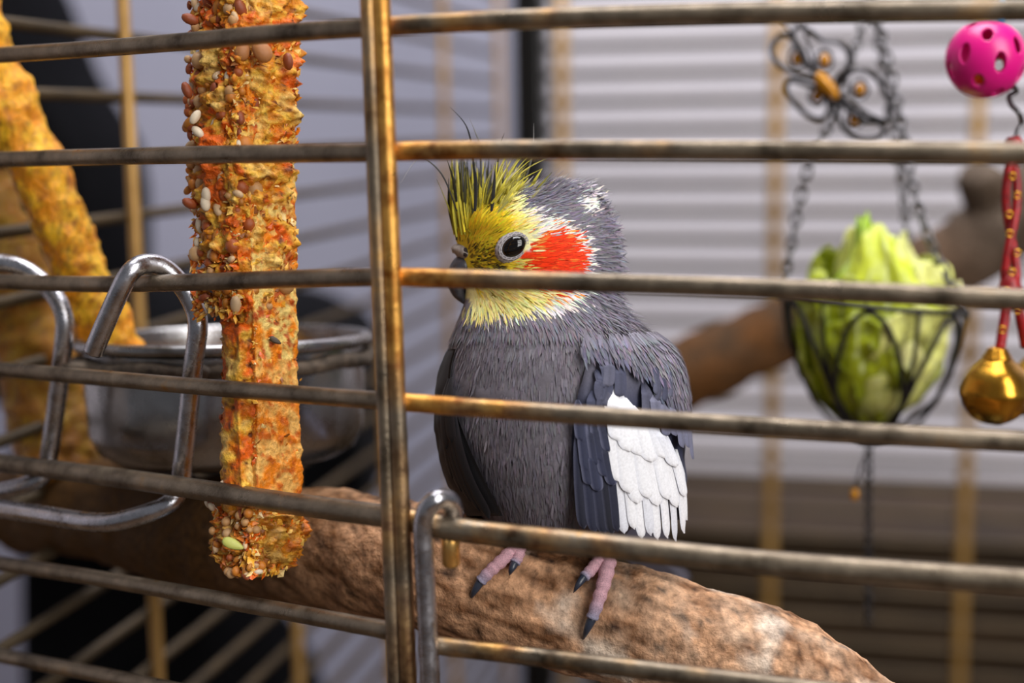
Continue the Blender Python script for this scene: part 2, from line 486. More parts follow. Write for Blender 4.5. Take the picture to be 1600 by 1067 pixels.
def back_col(v, h, u, s):
    c = mixc(C(98, 62, 28), C(104, 90, 78), (s - 0.35) * 3)
    st = fbm(Vector((v.x * 50, v.y * 50, v.z * 50)), 1.0, 4)
    c = mixc(c, C(64, 48, 32), 0.25 - st)
    return c
br = thing('branch_perch', P(1300, 560, .76), 'blurred grey-brown branch slanting up behind the lettuce basket', 'perch')
V, F, cc = branch_mesh([(960, 650, .80, 50), (1080, 580, .79, 52), (1250, 505, .78, 54), (1400, 440, .76, 54), (1500, 400, .75, 60), (1580, 340, .74, 62), (1700, 250, .73, 56), (1840, 160, .72, 50)], 0.0016, 60, back_col)
build('limb', V, F, M['wood'], br, True, cc)
V, F, cc = branch_mesh([(1570, 360, .75, 40), (1545, 318, .74, 38), (1534, 285, .73, 36), (1530, 268, .725, 22)], 0.0016, 60, lambda v, h, u, s: back_col(v, h, u, 0.9), 8)
build('knot_stub', V, F, M['wood'], br, True, cc)

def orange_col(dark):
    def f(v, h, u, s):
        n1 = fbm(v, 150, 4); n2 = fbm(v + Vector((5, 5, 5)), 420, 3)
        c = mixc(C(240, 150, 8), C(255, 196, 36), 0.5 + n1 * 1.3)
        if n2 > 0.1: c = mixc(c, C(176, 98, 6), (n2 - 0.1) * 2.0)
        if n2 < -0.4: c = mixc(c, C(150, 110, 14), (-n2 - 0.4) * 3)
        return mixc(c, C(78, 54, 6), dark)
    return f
V, F, cc = branch_mesh([(-190, -330, .468, 46), (-95, -90, .475, 46), (-35, 62, .478, 46), (50, 240, .483, 43), (116, 400, .488, 44), (170, 530, .494, 46), (235, 690, .50, 47)], 0.0014, 240, orange_col(0), 24, 56)
o = build('orange_perch', V, F, M['crust'], None, True, cc)
o['label'] = 'bright orange crusted stick leaning diagonally behind the left bars'; o['category'] = 'perch'; o['group'] = 'orange crusted sticks'
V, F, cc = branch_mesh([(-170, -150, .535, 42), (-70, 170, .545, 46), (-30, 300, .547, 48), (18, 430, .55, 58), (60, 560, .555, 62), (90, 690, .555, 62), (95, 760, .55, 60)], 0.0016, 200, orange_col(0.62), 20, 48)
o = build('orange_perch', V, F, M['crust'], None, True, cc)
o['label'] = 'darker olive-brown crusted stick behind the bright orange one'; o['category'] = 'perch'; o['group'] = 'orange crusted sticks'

# ------------------------------------------------------------------ bowl, its holder and the food
BC = P(352, 531, .497)
BR = 228 * .497 / FPX
zr = BC.z
TILT = Matrix.Rotation(R(4.0), 3, (CM.to_3x3() @ Vector((1, 0, 0))))
def tilted(V): return [BC + TILT.inverted() @ (Vector(v) - BC) for v in V]
def lathe(prof, c, seg=64):
    V, F = [], []
    for r, z in prof:
        for k in range(seg):
            a = 2 * math.pi * k / seg
            V.append(Vector((c.x + r * math.cos(a), c.y + r * math.sin(a), z)))
    for i in range(len(prof) - 1):
        for k in range(seg):
            F.append((i*seg+k, i*seg+(k+1) % seg, (i+1)*seg+(k+1) % seg, (i+1)*seg+k))
    return V, F
BH = 0.0415
bowl = thing('feeding_bowl', (BC.x, BC.y, zr - BH), 'round stainless steel feeding bowl hung inside the left bars', 'bowl')
prof = [(0.002, zr-BH), (BR*.55, zr-BH), (BR*.76, zr-BH+.0012), (BR*.87, zr-BH+.0045), (BR*.925, zr-BH+.0105), (BR*.94, zr-.016), (BR*.945, zr-.003)]
inner = [(r - .0012, z + .0012) for r, z in reversed(prof)]
V, F = lathe(prof + [(BR*.94, zr)] + [(BR*.925, zr)] + inner[0:-1] + [(0.002, zr-BH+.0012)], BC)
V = tilted(V); build('basin', V, F, M['steel'], bowl)
ring = [Vector((BC.x + BR*.965*math.cos(a), BC.y + BR*.965*math.sin(a), zr)) for a in [2*math.pi*i/72 for i in range(72)]]
V, F = tube(ring, 0.0022, 10, True); V = tilted(V); build('rolled_rim', V, F, M['steel'], bowl)
# food: crumbs nobody could count
V, F, cc = [], [], []
rf = random.Random(3)
for i in range(900):
    a = rf.random() * 6.283; q = math.sqrt(rf.random()) * BR * .88
    c = Vector((BC.x + q*math.cos(a), BC.y + q*math.sin(a), zr - .012 + .006*(1-(q/BR)**2) + rf.random()*.003))
    s = rf.uniform(.0009, .0021)
    e = [Vector((rf.uniform(.6, 1.2)*s, 0, 0)), Vector((0, rf.uniform(.6, 1.2)*s, 0)), Vector((0, 0, rf.uniform(.6, 1.)*s))]
    b = len(V); V += [c+e[0], c+e[1], c-e[0], c-e[1], c+e[2], c-e[2]]
    F += [(b, b+1, b+4), (b+1, b+2, b+4), (b+2, b+3, b+4), (b+3, b, b+4), (b+1, b, b+5), (b+2, b+1, b+5), (b+3, b+2, b+5), (b, b+3, b+5)]
    cl = rf.choice([C(190, 110, 30), C(150, 84, 30), C(205, 160, 100), C(110, 70, 40)]); cc += [cl] * 6
V = tilted(V); food = build('bird_food', V, F, M['seed'], None, False, cc, 'stuff')
food['label'] = 'orange and brown seed crumbs inside the steel feeding bowl'; food['category'] = 'bird food'
holder = thing('bowl_holder', FL.hit(200, 800), 'chromed wire bowl holder hooked over the left cage bars', 'bowl holder')
hz = zr - .0062
gr = [Vector((BC.x + (BR*.975)*math.cos(a), BC.y + (BR*.975)*math.sin(a), hz + .0006*math.sin(9*a))) for a in [2*math.pi*i/96 for i in range(96)]]
gr = tilted(gr)
V, F = tube(gr, 0.0026, 10, True)
V = [v + Vector((0, 0, 1)) * fbm(v, 900, 2) * .0006 for v in V]
build('ring', V, F, M['grime'], holder)
h1 = [(146, 550, -.010), (160, 516, -.0095), (187, 455, -.008), (205, 424, -.006), (228, 412, -.001), (256, 418, .004), (285, 447, .008), (305, 484, .010), (309, 516, .010), (302, 572, .010), (293, 660, .010), (285, 730, .010), (281, 765, .009), (262, 788, .005), (226, 803, .001), (178, 815, -.003), (130, 814, -.004), (60, 803, -.004), (-20, 792, -.004), (-120, 780, -.004)]
h2 = [(-90, 440, -.006), (-40, 414, -.001), (5, 411, .005), (45, 424, .009), (82, 457, .012), (100, 494, .012), (99, 540, .012), (90, 620, .012), (78, 705, .012), (70, 738, .010), (48, 755, .007), (10, 766, .005), (-40, 772, .004), (-110, 770, .004)]
for h in (h1, h2):
    V, F = tube(spline([FL.hit(x, y, o) for x, y, o in h], 8), 0.0029, 16)
    build('hook_wire', V, F, M['chrome'], holder)
for px in (300, 95):                               # short stubs from hook wires to the ring
    a = FL.hit(px, 575, .0105); tgt = min(gr, key=lambda g: (g - a).length)
    V, F = tube([a, tgt], .0022, 10); build('stub', V, F, M['grime'], holder)

# ------------------------------------------------------------------ seed stick
SDp = 0.408
stick = thing('seed_stick', P(398, 900, SDp), 'hanging seed-crusted treat stick, half chewed, behind the front bars', 'treat stick')
kx = SDp / FPX
def prism_loft(ytab, xl, xe, xr, depth_l, depth_e, depth_r, noise_amp, fscale, colf, ny, nside, rnd=0.0, seed=0.0, erow=6):
    """square-ish stick: corner edge towards the camera, rings at photo heights"""
    V, F, cc = [], [], []
    ys = np.linspace(ytab[0], ytab[-1], ny)
    XL = smooth_interp(ys, ytab, xl); XE = smooth_interp(ys, ytab, xe); XR = smooth_interp(ys, ytab, xr)
    for j, y in enumerate(ys):
        A = P(XL[j], y, SDp + depth_l); B = P(XE[j], y, SDp + depth_e); Cc = P(XR[j], y, SDp + depth_r)
        Dd = A + Cc - B
        quad = [A, B, Cc, Dd]; cen = (A + Cc) / 2
        for k in range(nside):
            t = k / nside * 4; i = int(t); f = t - i
            p = quad[i].lerp(quad[(i+1) % 4], f)
            u = p - cen
            circ = cen + u.normalized() * ((A - Cc).length * 0.47)
            p = p.lerp(circ, rnd)
            end = min(1, (j + .001) / 5, (ny - 1 - j + .001) / erow)
            p = cen + (p - cen) * math.sqrt(max(0.0, 1 - (1 - end) ** 2) * 0.8 + 0.2 * end)
            h = fbm(p + Vector((seed, 0, 0)), fscale, 5) + 0.6 * fbm(p + Vector((0, seed, 3)), fscale * .3, 3)
            q = p + u.normalized() * h * noise_amp
            V.append(q); cc.append(colf(q, h, k / nside, y))
    for j in range(ny - 1):
        for k in range(nside):
            F.append((j*nside+k, (j+1)*nside+k, (j+1)*nside+(k+1) % nside, j*nside+(k+1) % nside))
    F.append(tuple(range(nside))); F.append(tuple((ny-1)*nside + k for k in reversed(range(nside))))
    return V, F, cc
def core_col(v, h, s, y):
    n1 = fbm(v, 190, 4); n2 = fbm(v + Vector((7, 1, 2)), 90, 3)
    c = mixc(C(255, 218, 124), C(250, 142, 10), 0.5 + n1 * 2.4 + n2 * .6)
    n3 = fbm(v + Vector((1, 8, 2)), 330, 3)
    if n3 > 0.15: c = mixc(c, C(198, 84, 14), (n3 - .15) * 3.5)
    if y > 560: c = mixc(c, C(240, 128, 8), .4)
    return c
def crust_col(v, h, s, y):
    n1 = fbm(v, 260, 4); n2 = fbm(v + Vector((4, 1, 7)), 120, 3)
    c = mixc(C(220, 134, 14), C(255, 200, 70), 0.5 + n1 * 1.8)
    if n2 > 0.05: c = mixc(c, C(236, 104, 12), (n2 - .05) * 3)
    if n2 < -0.15: c = mixc(c, C(250, 206, 112), (-n2 - .15) * 2.5)
    n4 = fbm(v + Vector((2, 2, 9)), 420, 2)
    if n4 > 0.3: c = mixc(c, C(120, 62, 16), (n4 - .3) * 3)
    if y > 760: c = mixc(c, C(170, 104, 12), .5)
    return c
V, F, cc = prism_loft([-290, 200, 470, 640, 760, 868], [318, 326, 344, 352, 350, 358], [384, 388, 396, 402, 402, 402], [462, 462, 464, 468, 472, 462],
                      0.004, -0.008, 0.006, .0007, 420, core_col, 380, 96)
build('core', V, F, M['crust'], stick, True, cc)
V, F, cc = prism_loft([-290, 60, 200, 300, 400, 470, 505, 530], [304, 308, 304, 302, 316, 330, 348, 356], [362, 366, 368, 364, 372, 380, 388, 392], [468, 470, 462, 458, 452, 440, 424, 400],
                      0.004, -0.0105, 0.0035, .0032, 300, crust_col, 330, 128, .45)
build('seed_coat', V, F, M['crust'], stick, True, cc)
V, F, cc = prism_loft([800, 830, 860, 885, 902], [352, 334, 334, 350, 376], [396, 386, 390, 396, 404], [470, 476, 474, 458, 424],
                      0.005, -0.0105, 0.004, .0030, 320, crust_col, 90, 110, .5, 3, 30)
build('seed_coat', V, F, M['crust'], stick, True, cc)
V, F, cc = prism_loft([500, 560, 640, 720, 810], [350, 351, 348, 346, 350], [372, 374, 372, 376, 380], [398, 401, 400, 400, 396],
                      0.001, -0.0085, -0.006, .0014, 300, crust_col, 120, 60, .35, 6)
build('seed_coat', V, F, M['crust'], stick, True, cc)
tpk = P(392, -285, SDp)
V, F = tube([tpk, tpk.lerp(Vector((tpk.x, tpk.y, ZT)), .5), Vector((tpk.x, tpk.y, ZT))], .0012, 8); build('hanger_wire', V, F, M['iron'], stick)
# seeds: shared meshes, each seed a part
def seed_mesh(kind, col):
    bm = bmesh.new(); bmesh.ops.create_icosphere(bm, subdivisions=2, radius=1)
    for v in bm.verts:
        x, y, z = v.co
        if kind == 'oval': v.co = (x, y*.62, z*.55)
        elif kind == 'nut': v.co = (x*(1-.3*x) , y*(.72-.14*x), z*.5)
        elif kind == 'flat': v.co = (x*1.2, y*.55*(1-.35*x), z*.26)
        else: v.co = (x*.95, y*.9, z*.85)
    me = bpy.data.meshes.new('seed_' + kind); bm.to_mesh(me); bm.free()
    me.polygons.foreach_set('use_smooth', [True]*len(me.polygons))
    a = me.color_attributes.new('tint', 'FLOAT_COLOR', 'POINT')
    a.data.foreach_set('color', np.asarray([col]*len(me.vertices), dtype=np.float32).ravel())
    me.materials.append(M['seed']); return me
SM = [seed_mesh('round', C(200, 150, 96)), seed_mesh('oval', C(226, 190, 146)), seed_mesh('oval', C(150, 74, 40)), seed_mesh('round', C(168, 84, 36)),
      seed_mesh('oval', C(232, 214, 186)), seed_mesh('round', C(210, 128, 44)), seed_mesh('round', C(206, 164, 116)), seed_mesh('oval', C(190, 120, 40))]
NUT = seed_mesh('nut', C(190, 126, 74)); HUSK = seed_mesh('flat', C(188, 190, 96)); HUSK2 = seed_mesh('flat', C(70, 54, 34))
def put_seed(me, px, py, dd, size, rng, flat=False, name='seed'):
    o = bpy.data.objects.new(name, me); COL.objects.link(o); o.parent = stick
    o.location = P(px, py, SDp + dd) - stick.location
    s = size * kx; o.scale = (s, s, s)
    o.rotation_euler = (rng.uniform(0, 6), rng.uniform(0, 6), rng.uniform(0, 6)) if not flat else (R(80) , rng.uniform(-.9, .9), 0)
    return o
rs = random.Random(11)
def stick_depth(px, xl, xe, xr):
    if px < xe: return -0.0105 + (xe - px) / (xe - xl) * 0.0145
    return -0.0105 + (px - xe) / (xr - xe) * 0.014
n = 0
while n < 215:
    y = rs.uniform(-70, 480)
    u = rs.random() ** 1.7
    x = 296 + u * 130 + (y > 300) * 6 + rs.uniform(-4, 4) + max(0, (y - 360) * .18)
    if y > 120 and x > 395 and rs.random() < .75: continue
    sz = rs.uniform(6.5, 11.5) if rs.random() < .78 else rs.uniform(11.5, 16)
    put_seed(rs.choice(SM), x, y, stick_depth(x, 298, 366, 466) - .0002 + rs.uniform(0, .0012), sz, rs); n += 1
for n in range(42):
    y = rs.uniform(760, 902); x = rs.uniform(326, 400) + (y - 800) * .12
    if y > 868 and x < 348: x += 22
    put_seed(rs.choice(SM), x, y, stick_depth(x, 326, 390, 474) - .0004, rs.uniform(5.5, 9.5), rs)
for n in range(22):
    y = rs.uniform(480, 760); x = rs.uniform(345, 372)
    put_seed(rs.choice(SM), x, y, .002 + rs.uniform(-.004, .001), rs.uniform(5, 9), rs)
o = put_seed(NUT, 412, 84, -.0105, 20, rs); o.rotation_euler = (R(75), R(60), R(10))
o = put_seed(NUT, 378, 84, -.0105, 16, rs); o.rotation_euler = (R(85), R(105), R(10))
o = put_seed(HUSK, 364, 850, -.0125, 15, rs, True, 'husk'); o.rotation_euler = (R(70), R(24), 0)
o = put_seed(HUSK2, 430, 532, -.0042, 9, rs, True, 'husk'); o.rotation_euler = (R(60), R(30), 0)
V, F, cc = [], [], []
for n in range(5200):                              # loose flakes and crumbs on the crust
    q = rs.random()
    if q < .66: y = rs.uniform(-80, 500); x = rs.uniform(300, 466); xs = (302, 367, 466)
    elif q < .84: y = rs.uniform(795, 900); x = rs.uniform(334, 474); xs = (334, 390, 476)
    else: y = rs.uniform(490, 800); x = rs.uniform(348, 400) if rs.random() < .93 else rs.uniform(402, 470); xs = (346, 400, 470)
    if y > 120 and y < 500 and x > 405 and rs.random() < .45 + (y > 260) * .4: continue
    if y > 800 and x > 405 and rs.random() < .6: continue
    if y > 862 and abs(x - 400) > 72 - (y - 862) * .9: continue
    dd = stick_depth(x, *xs) + (.0025 if q >= .84 else 0.0006) + rs.uniform(-.001, .0012)
    c = P(x, y, SDp + dd); sz_ = rs.uniform(.0005, .0015) * (.7 if q >= .84 else 1)
    e1 = Vector((rs.gauss(0, 1), rs.gauss(0, 1), rs.gauss(0, 1))).normalized(); e2 = e1.orthogonal().normalized(); e3 = e1.cross(e2)
    e1 *= sz_ * rs.uniform(.8, 1.7); e2 *= sz_ * rs.uniform(.5, 1.1); e3 *= sz_ * .35
    b = len(V); V += [c+e1, c+e2, c-e1, c-e2, c+e3, c-e3]
    F += [(b, b+1, b+4), (b+1, b+2, b+4), (b+2, b+3, b+4), (b+3, b, b+4), (b+1, b, b+5), (b+2, b+1, b+5), (b+3, b+2, b+5), (b, b+3, b+5)]
    cc += [rs.choice([C(244, 178, 58), C(248, 214, 140), C(230, 104, 18), C(206, 128, 26), C(150, 86, 24), C(250, 200, 96), C(236, 130, 24)])] * 6
build('crumbs', V, F, M['seed'], stick, False, cc, 'stuff')
for (x, y) in ((321, 318), (309, 206), (305, 183), (322, 305)):
    put_seed(SM[4], x, y, -.006, 13, rs)
for (x, y) in ((292, 141), (336, 142), (296, 318), (450, 96), (297, 30)):
    put_seed(SM[2], x, y, -.005 if x < 430 else -.004, 14, rs)

# ------------------------------------------------------------------ the cockatiel
KB = D / FPX
def Bp(x, y, w): return P(x, y, D - w * KB)        # bird space: photo pixels at the bird, w pixels towards the camera
bird = thing('cockatiel', Bp(880, 850, 0), 'grey cockatiel with yellow crested face, orange cheek and white wing patch', 'bird')
BT = np.array([  # y, left, right, half depth
    [283, 862, 880, 9], [287, 842, 903, 32], [297, 808, 921, 57], [316, 756, 936, 77], [345, 721, 949, 92], [372, 713, 957, 97], [400, 717, 961, 99],
    [430, 722, 964, 97], [455, 727, 963, 94], [480, 724, 975, 97], [505, 716, 998, 106], [530, 706, 1024, 118], [560, 698, 1042, 130], [600, 691, 1052, 140],
    [650, 690, 1054, 148], [700, 698, 1050, 150], [750, 718, 1038, 146], [790, 742, 1016, 134], [820, 766, 990, 116], [845, 794, 962, 88], [862, 838, 926, 44]])
_EC = {}
def ell(y, T):
    if np.ndim(y) == 0:
        key = id(T)
        if key not in _EC:
            g = np.arange(T[0, 0], T[-1, 0] + .26, .25)
            a_, b_, c_ = ell(g, T); _EC[key] = (float(T[0, 0]), list(map(float, a_)), list(map(float, b_)), list(map(float, c_)))
        y0, A_, B_, C_ = _EC[key]; f = max(0.0, min(len(A_) - 1.001, (y - y0) * 4)); i = int(f); f -= i
        return A_[i] + (A_[i+1] - A_[i]) * f, B_[i] + (B_[i+1] - B_[i]) * f, C_[i] + (C_[i+1] - C_[i]) * f
    xl = smooth_interp(y, T[:, 0], T[:, 1]); xr = smooth_interp(y, T[:, 0], T[:, 2]); b = smooth_interp(y, T[:, 0], T[:, 3])
    return (xl + xr) / 2, (xr - xl) / 2, b
def sstep(a, b, x):
    t = max(0.0, min(1.0, (x - a) / (b - a))); return t * t * (3 - 2 * t)
def lerp3(a, b, t): return [a[i] + (b[i] - a[i]) * t for i in range(3)]
GREY = C(136, 131, 143)[:3]; DGREY = C(94, 89, 99)[:3]; YEL = C(255, 230, 52)[:3]; PALE = C(255, 250, 186)[:3]
WHITE = C(244, 240, 232)[:3]; ORNG = C(250, 62, 12)[:3]; OLIVE = C(148, 130, 30)[:3]
def plume_col(x, y, w, rng):
    j = rng.uniform(-9, 9); k = rng.uniform(-9, 9)
    X, Y = x + j, y + k
    g = lerp3(DGREY, GREY, 0.35 + 0.65 * rng.random())
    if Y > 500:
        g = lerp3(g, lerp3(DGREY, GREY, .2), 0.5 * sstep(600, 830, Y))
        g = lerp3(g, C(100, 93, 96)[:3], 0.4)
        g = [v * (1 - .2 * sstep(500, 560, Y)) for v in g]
    if Y < 520:
        # yellow mask: bounded by a curve on the crown, the cheek and the chin
        right = np.interp(Y, [290, 330, 352, 372, 400, 430, 452, 470, 484, 492], [800, 808, 828, 832, 826, 846, 866, 850, 815, 700])
        whit = np.interp(Y, [326, 338, 350, 362, 385, 420, 445, 465, 480, 490], [805, 838, 878, 900, 913, 916, 914, 898, 868, 800])
        if X < whit and Y > 328 and Y < 489 and (Y < 465 or X > 735): g = WHITE if rng.random() > .12 else lerp3(WHITE, GREY, .6)
        if X < right and Y < 492 and (Y < 465 or X > 735):
            t = sstep(right - 45, right, X)
            g = lerp3(YEL, PALE, t)
            if Y > 440: g = lerp3(YEL, PALE, .5 + .5 * rng.random())
            r = rng.random()
            if X < 786 and 384 < Y < 432 and r < .55: g = OLIVE if r < .4 else C(60, 56, 30)[:3]
            elif Y < 345 and r < .15: g = OLIVE
            elif r < .03: g = OLIVE
        ox = (X - 859) / 47; oy = (Y - 409) / 45
        if X < 840: oy *= 1.15
        if ox * ox + oy * oy < 1 and not (X < 834 and Y < 392):
            g = ORNG if rng.random() > .1 else C(240, 120, 40)[:3]
        elif ox * ox + oy * oy < 1.35 and rng.random() < .35 and X < 895: g = C(250, 150, 70)[:3]
        if (X - 912) ** 2 / 170 + (Y - 318) ** 2 / 260 < 1: g = WHITE
        if X > 850 and Y < 300 and rng.random() < .12: g = WHITE
    f = rng.uniform(.82, 1.14)
    return [g[0]*f, g[1]*f, g[2]*f, 1.0]
rb = random.Random(5)
def face_taper(y, ct):
    """the face narrows towards the beak"""
    return 1 - .48 * sstep(330, 375, y) * (1 - sstep(455, 500, y)) * max(0.0, -ct) ** 3
class NR:                                          # no jitter
    def uniform(s, a, b): return (a + b) / 2
    def random(s): return .7
nr = NR()
# body: one continuous skin
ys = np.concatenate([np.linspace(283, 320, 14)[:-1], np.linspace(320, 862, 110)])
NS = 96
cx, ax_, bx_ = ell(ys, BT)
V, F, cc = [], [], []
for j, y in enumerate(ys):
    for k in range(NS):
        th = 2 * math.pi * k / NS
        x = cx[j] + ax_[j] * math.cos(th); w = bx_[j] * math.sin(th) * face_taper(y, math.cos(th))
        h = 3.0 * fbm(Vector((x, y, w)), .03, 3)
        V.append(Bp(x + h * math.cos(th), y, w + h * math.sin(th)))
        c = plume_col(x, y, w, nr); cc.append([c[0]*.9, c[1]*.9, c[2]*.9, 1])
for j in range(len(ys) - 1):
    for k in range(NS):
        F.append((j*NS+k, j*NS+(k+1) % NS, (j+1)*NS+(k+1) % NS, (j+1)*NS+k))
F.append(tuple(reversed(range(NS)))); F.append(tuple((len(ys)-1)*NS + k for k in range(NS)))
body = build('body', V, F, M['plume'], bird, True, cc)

def surf(y, th, T=BT):
    c, a, b = ell(y, T); return np.array([c + a * math.cos(th), y, b * math.sin(th) * (face_taper(y, math.cos(th)) if T is BT else 1.0)])
def surf_n(y, th, T=BT):
    p = surf(y, th, T); q = surf(y + 1.5, th, T) - surf(y - 1.5, th, T)
    c, a, b = ell(y, T)
    e = surf(y, th + .02, T) - surf(y, th - .02, T)
    n = np.cross(q, e); n /= (np.linalg.norm(n) + 1e-9)
    if n[0] * math.cos(th) + n[2] * math.sin(th) < 0: n = -n
    return p, n
def card(p, d, n, L, W, lift, curl, col, tipcol, VV, FF, CC):
    """one small feather: root p, direction d on the surface, normal n (bird space)"""
    s = np.cross(n, d); b0 = len(VV)
    for t, wd in ((0, .45), (.35, 1.0), (.72, .8)):
        h = L * (math.sin(lift) * t - curl * t * t)
        c = p + d * L * t * math.cos(lift) + n * (h + .6)
        for sg in (-1, 1):
            q = c + s * sg * W * wd * .5 - n * W * .10
            VV.append(Bp(*q)); CC.append(lerp3(col, tipcol, t) + [1.0])
    c = p + d * L * math.cos(lift) + n * (L * (math.sin(lift) - curl) + .6)
    VV.append(Bp(*c)); CC.append(list(tipcol[:3]) + [1.0])
    FF += [(b0, b0+1, b0+3, b0+2), (b0+2, b0+3, b0+5, b0+4), (b0+4, b0+5, b0+6)]
def eye_zone(x, y, w): return w > 40 and ((x - 803) / 25) ** 2 + ((y - 385) / 21.5) ** 2 < 1
def flow(p, n):
    r = p - np.array([735., 408., 0.]); r /= np.linalg.norm(r) + 1e-6
    dn = np.array([0.12 * (p[0] - 870) / 180, 1.0, 0.0])
    t = sstep(455, 540, p[1]); d = r * (1 - t) + dn * t
    d = d + np.array([rb.gauss(0, .10), rb.gauss(0, .10), rb.gauss(0, .10)])
    d = d - n * d.dot(n); return d / (np.linalg.norm(d) + 1e-9)
VV, FF, CC = [], [], []
cnt = 0
while cnt < 17000:                                 # fine head and neck plumage
    y = rb.uniform(284, 520); th = rb.uniform(-2.2, math.pi + 2.2) if rb.random() < .25 else rb.uniform(-.15, math.pi + .15)
    p, n = surf_n(y, th)
    if eye_zone(*p): continue
    if p[0] < 740 and 378 < y < 474 and abs(p[2]) < 34: continue
    d = flow(p, n)
    col = plume_col(p[0], p[1], p[2], rb)[:3]
    L = rb.uniform(16, 28); W = rb.uniform(1.6, 3.4)
    if y > 440 and p[0] < 915: L *= 1.2
    if p[0] < 800 and 375 < y < 440: L *= .6
    q = p + d * L
    if eye_zone(*q): L *= .35
    if y < 305: L *= 1.1
    tip = [c * rb.uniform(.8, 1.25) for c in col]
    if (p[0] > 925 or y < 310) and rb.random() < .10: L *= 1.3; W *= .8; n_up = .45
    else: n_up = 0
    card(p, d, n, L, W, n_up + rb.uniform(.06, .26) + (.14 if y < 320 or p[0] > 935 else 0), rb.uniform(.05, .18), col, tip, VV, FF, CC); cnt += 1
o = build('head_plumage', VV, FF, M['plume'], bird, True, CC, 'stuff')
VV, FF, CC = [], [], []
cnt = 0
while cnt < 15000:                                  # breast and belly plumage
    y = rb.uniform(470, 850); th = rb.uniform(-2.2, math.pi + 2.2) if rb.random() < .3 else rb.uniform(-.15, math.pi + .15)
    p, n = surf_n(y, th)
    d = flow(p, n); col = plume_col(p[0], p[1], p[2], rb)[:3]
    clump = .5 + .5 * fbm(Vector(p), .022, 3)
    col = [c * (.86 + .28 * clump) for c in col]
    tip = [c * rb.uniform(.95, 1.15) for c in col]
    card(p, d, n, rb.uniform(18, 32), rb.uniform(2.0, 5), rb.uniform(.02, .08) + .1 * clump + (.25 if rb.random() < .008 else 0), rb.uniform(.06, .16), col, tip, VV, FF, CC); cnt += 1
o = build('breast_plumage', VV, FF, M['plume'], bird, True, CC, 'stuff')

# wings
WT = np.array([[525, 712, 1012, 122], [545, 700, 1036, 130], [565, 692, 1050, 138], [600, 684, 1061, 150], [650, 681, 1066, 158], [700, 686, 1068, 161], [750, 700, 1069, 158],
               [800, 726, 1068, 150], [850, 758, 1063, 140], [900, 790, 1056, 130]])
def wing_shell(name, ytab, tha, thb, colf, ny=50, nt=40, thick=9):
    V, F, cc = [], [], []
    yy = np.linspace(ytab[0], ytab[-1], ny)
    A = smooth_interp(yy, ytab, tha); Bq = smooth_interp(yy, ytab, thb)
    for layer in (0, 1):
        for j, y in enumerate(yy):
            for k in range(nt):
                s = k / (nt - 1); th = A[j] + (Bq[j] - A[j]) * s
                p, n = surf_n(y, th, WT)
                e = math.sqrt(max(0, min(1, 6 * s, 6 * (1 - s), 8 * j / ny, 8 * (ny - 1 - j) / ny)))
                h = 2.5 * fbm(Vector(p), .03, 3)
                q = p + n * ((h + 3) * e if layer == 0 else -thick * e)
                V.append(Bp(*q)); c = colf(p[0], p[1]); cc.append(list(c[:3]) + [1])
    o2 = ny * nt
    for j in range(ny - 1):
        for k in range(nt - 1):
            a = j*nt+k; F.append((a, a+nt, a+nt+1, a+1)); F.append((o2+a, o2+a+1, o2+a+nt+1, o2+a+nt))
    for j in range(ny - 1):
        a = j*nt; F.append((a, o2+a, o2+a+nt, a+nt)); a += nt-1; F.append((a, a+nt, o2+a+nt, o2+a))
    for k in range(nt - 1):
        F.append((k, k+1, o2+k+1, o2+k)); a = (ny-1)*nt+k; F.append((a, o2+a, o2+a+1, a+1))
    return build(name, V, F, M['plume'], bird, True, cc)
def th_of(x, y):
    c, a, b = ell(y, WT); return math.acos(max(-1, min(1, (x - c) / a)))
BLUE = C(54, 58, 82)[:3]; DARK = C(28, 28, 36)[:3]; WSH = C(112, 110, 124)[:3]
def wing_col(x, y):
    return lerp3(WSH, BLUE, sstep(560, 650, y))
yt = [535, 560, 600, 650, 700, 760, 812]
wing = wing_shell('wing', yt, [-.6, -.9, -1.1, -1.2, -1.2, -1.1, -.8], [th_of(x, y) for x, y in zip([950, 925, 908, 897, 893, 898, 915], yt)], wing_col)
def flight(parent, x0, y0, x1, y1, W, off, col, tip, name='flight_feather', bend=0.0, edge=None, ths=None):
    """a wing feather lying on the folded wing"""
    ta, tb = (th_of(x0, y0), th_of(x1, y1)) if ths is None else ths
    V, F, cc = [], [], []
    NSg, NT = 24, 5
    for i in range(NSg + 1):
        s = i / NSg; y = y0 + (y1 - y0) * s; th = ta + (tb - ta) * s + bend * math.sin(math.pi * s)
        c, a, b = ell(y, WT); arc = math.hypot(a * math.sin(th), b * math.cos(th)) + 1e-6
        wd = W * (0.25 + .75 * math.sin(min(1, s * 2.6) * math.pi / 2)) * (math.sqrt(max(0, 1 - ((s - .84) / .16) ** 2)) if s > .84 else 1)
        for t in range(NT):
            u = (t / (NT - 1) - .5) * 2
            tt = th - u * wd * .5 / arc
            p, n = surf_n(y, tt, WT)
            q = p + n * (off * (.35 + .65 * min(1, s * 3)) + 2.2 * (1 - u * u) + 1.5 * s - 1.2 * (u > 0))
            V.append(Bp(*q))
            cl = lerp3(col, tip, s ** 1.3)
            if t == 2: cl = lerp3(cl, DARK, .25) if col[0] < .4 else cl
            if edge is not None and t in (0, NT - 1): cl = lerp3(cl, edge, .7)
            cc.append(cl + [1.0])
    for i in range(NSg):
        for t in range(NT - 1):
            a = i * NT + t; F.append((a, a + 1, a + NT + 1, a + NT))
    return build(name, V, F, M['plume'], parent, True, cc)
rw = random.Random(9)
W1 = C(246, 246, 250)[:3]; W2 = C(226, 228, 238)[:3]; GB = C(120, 122, 146)[:3]
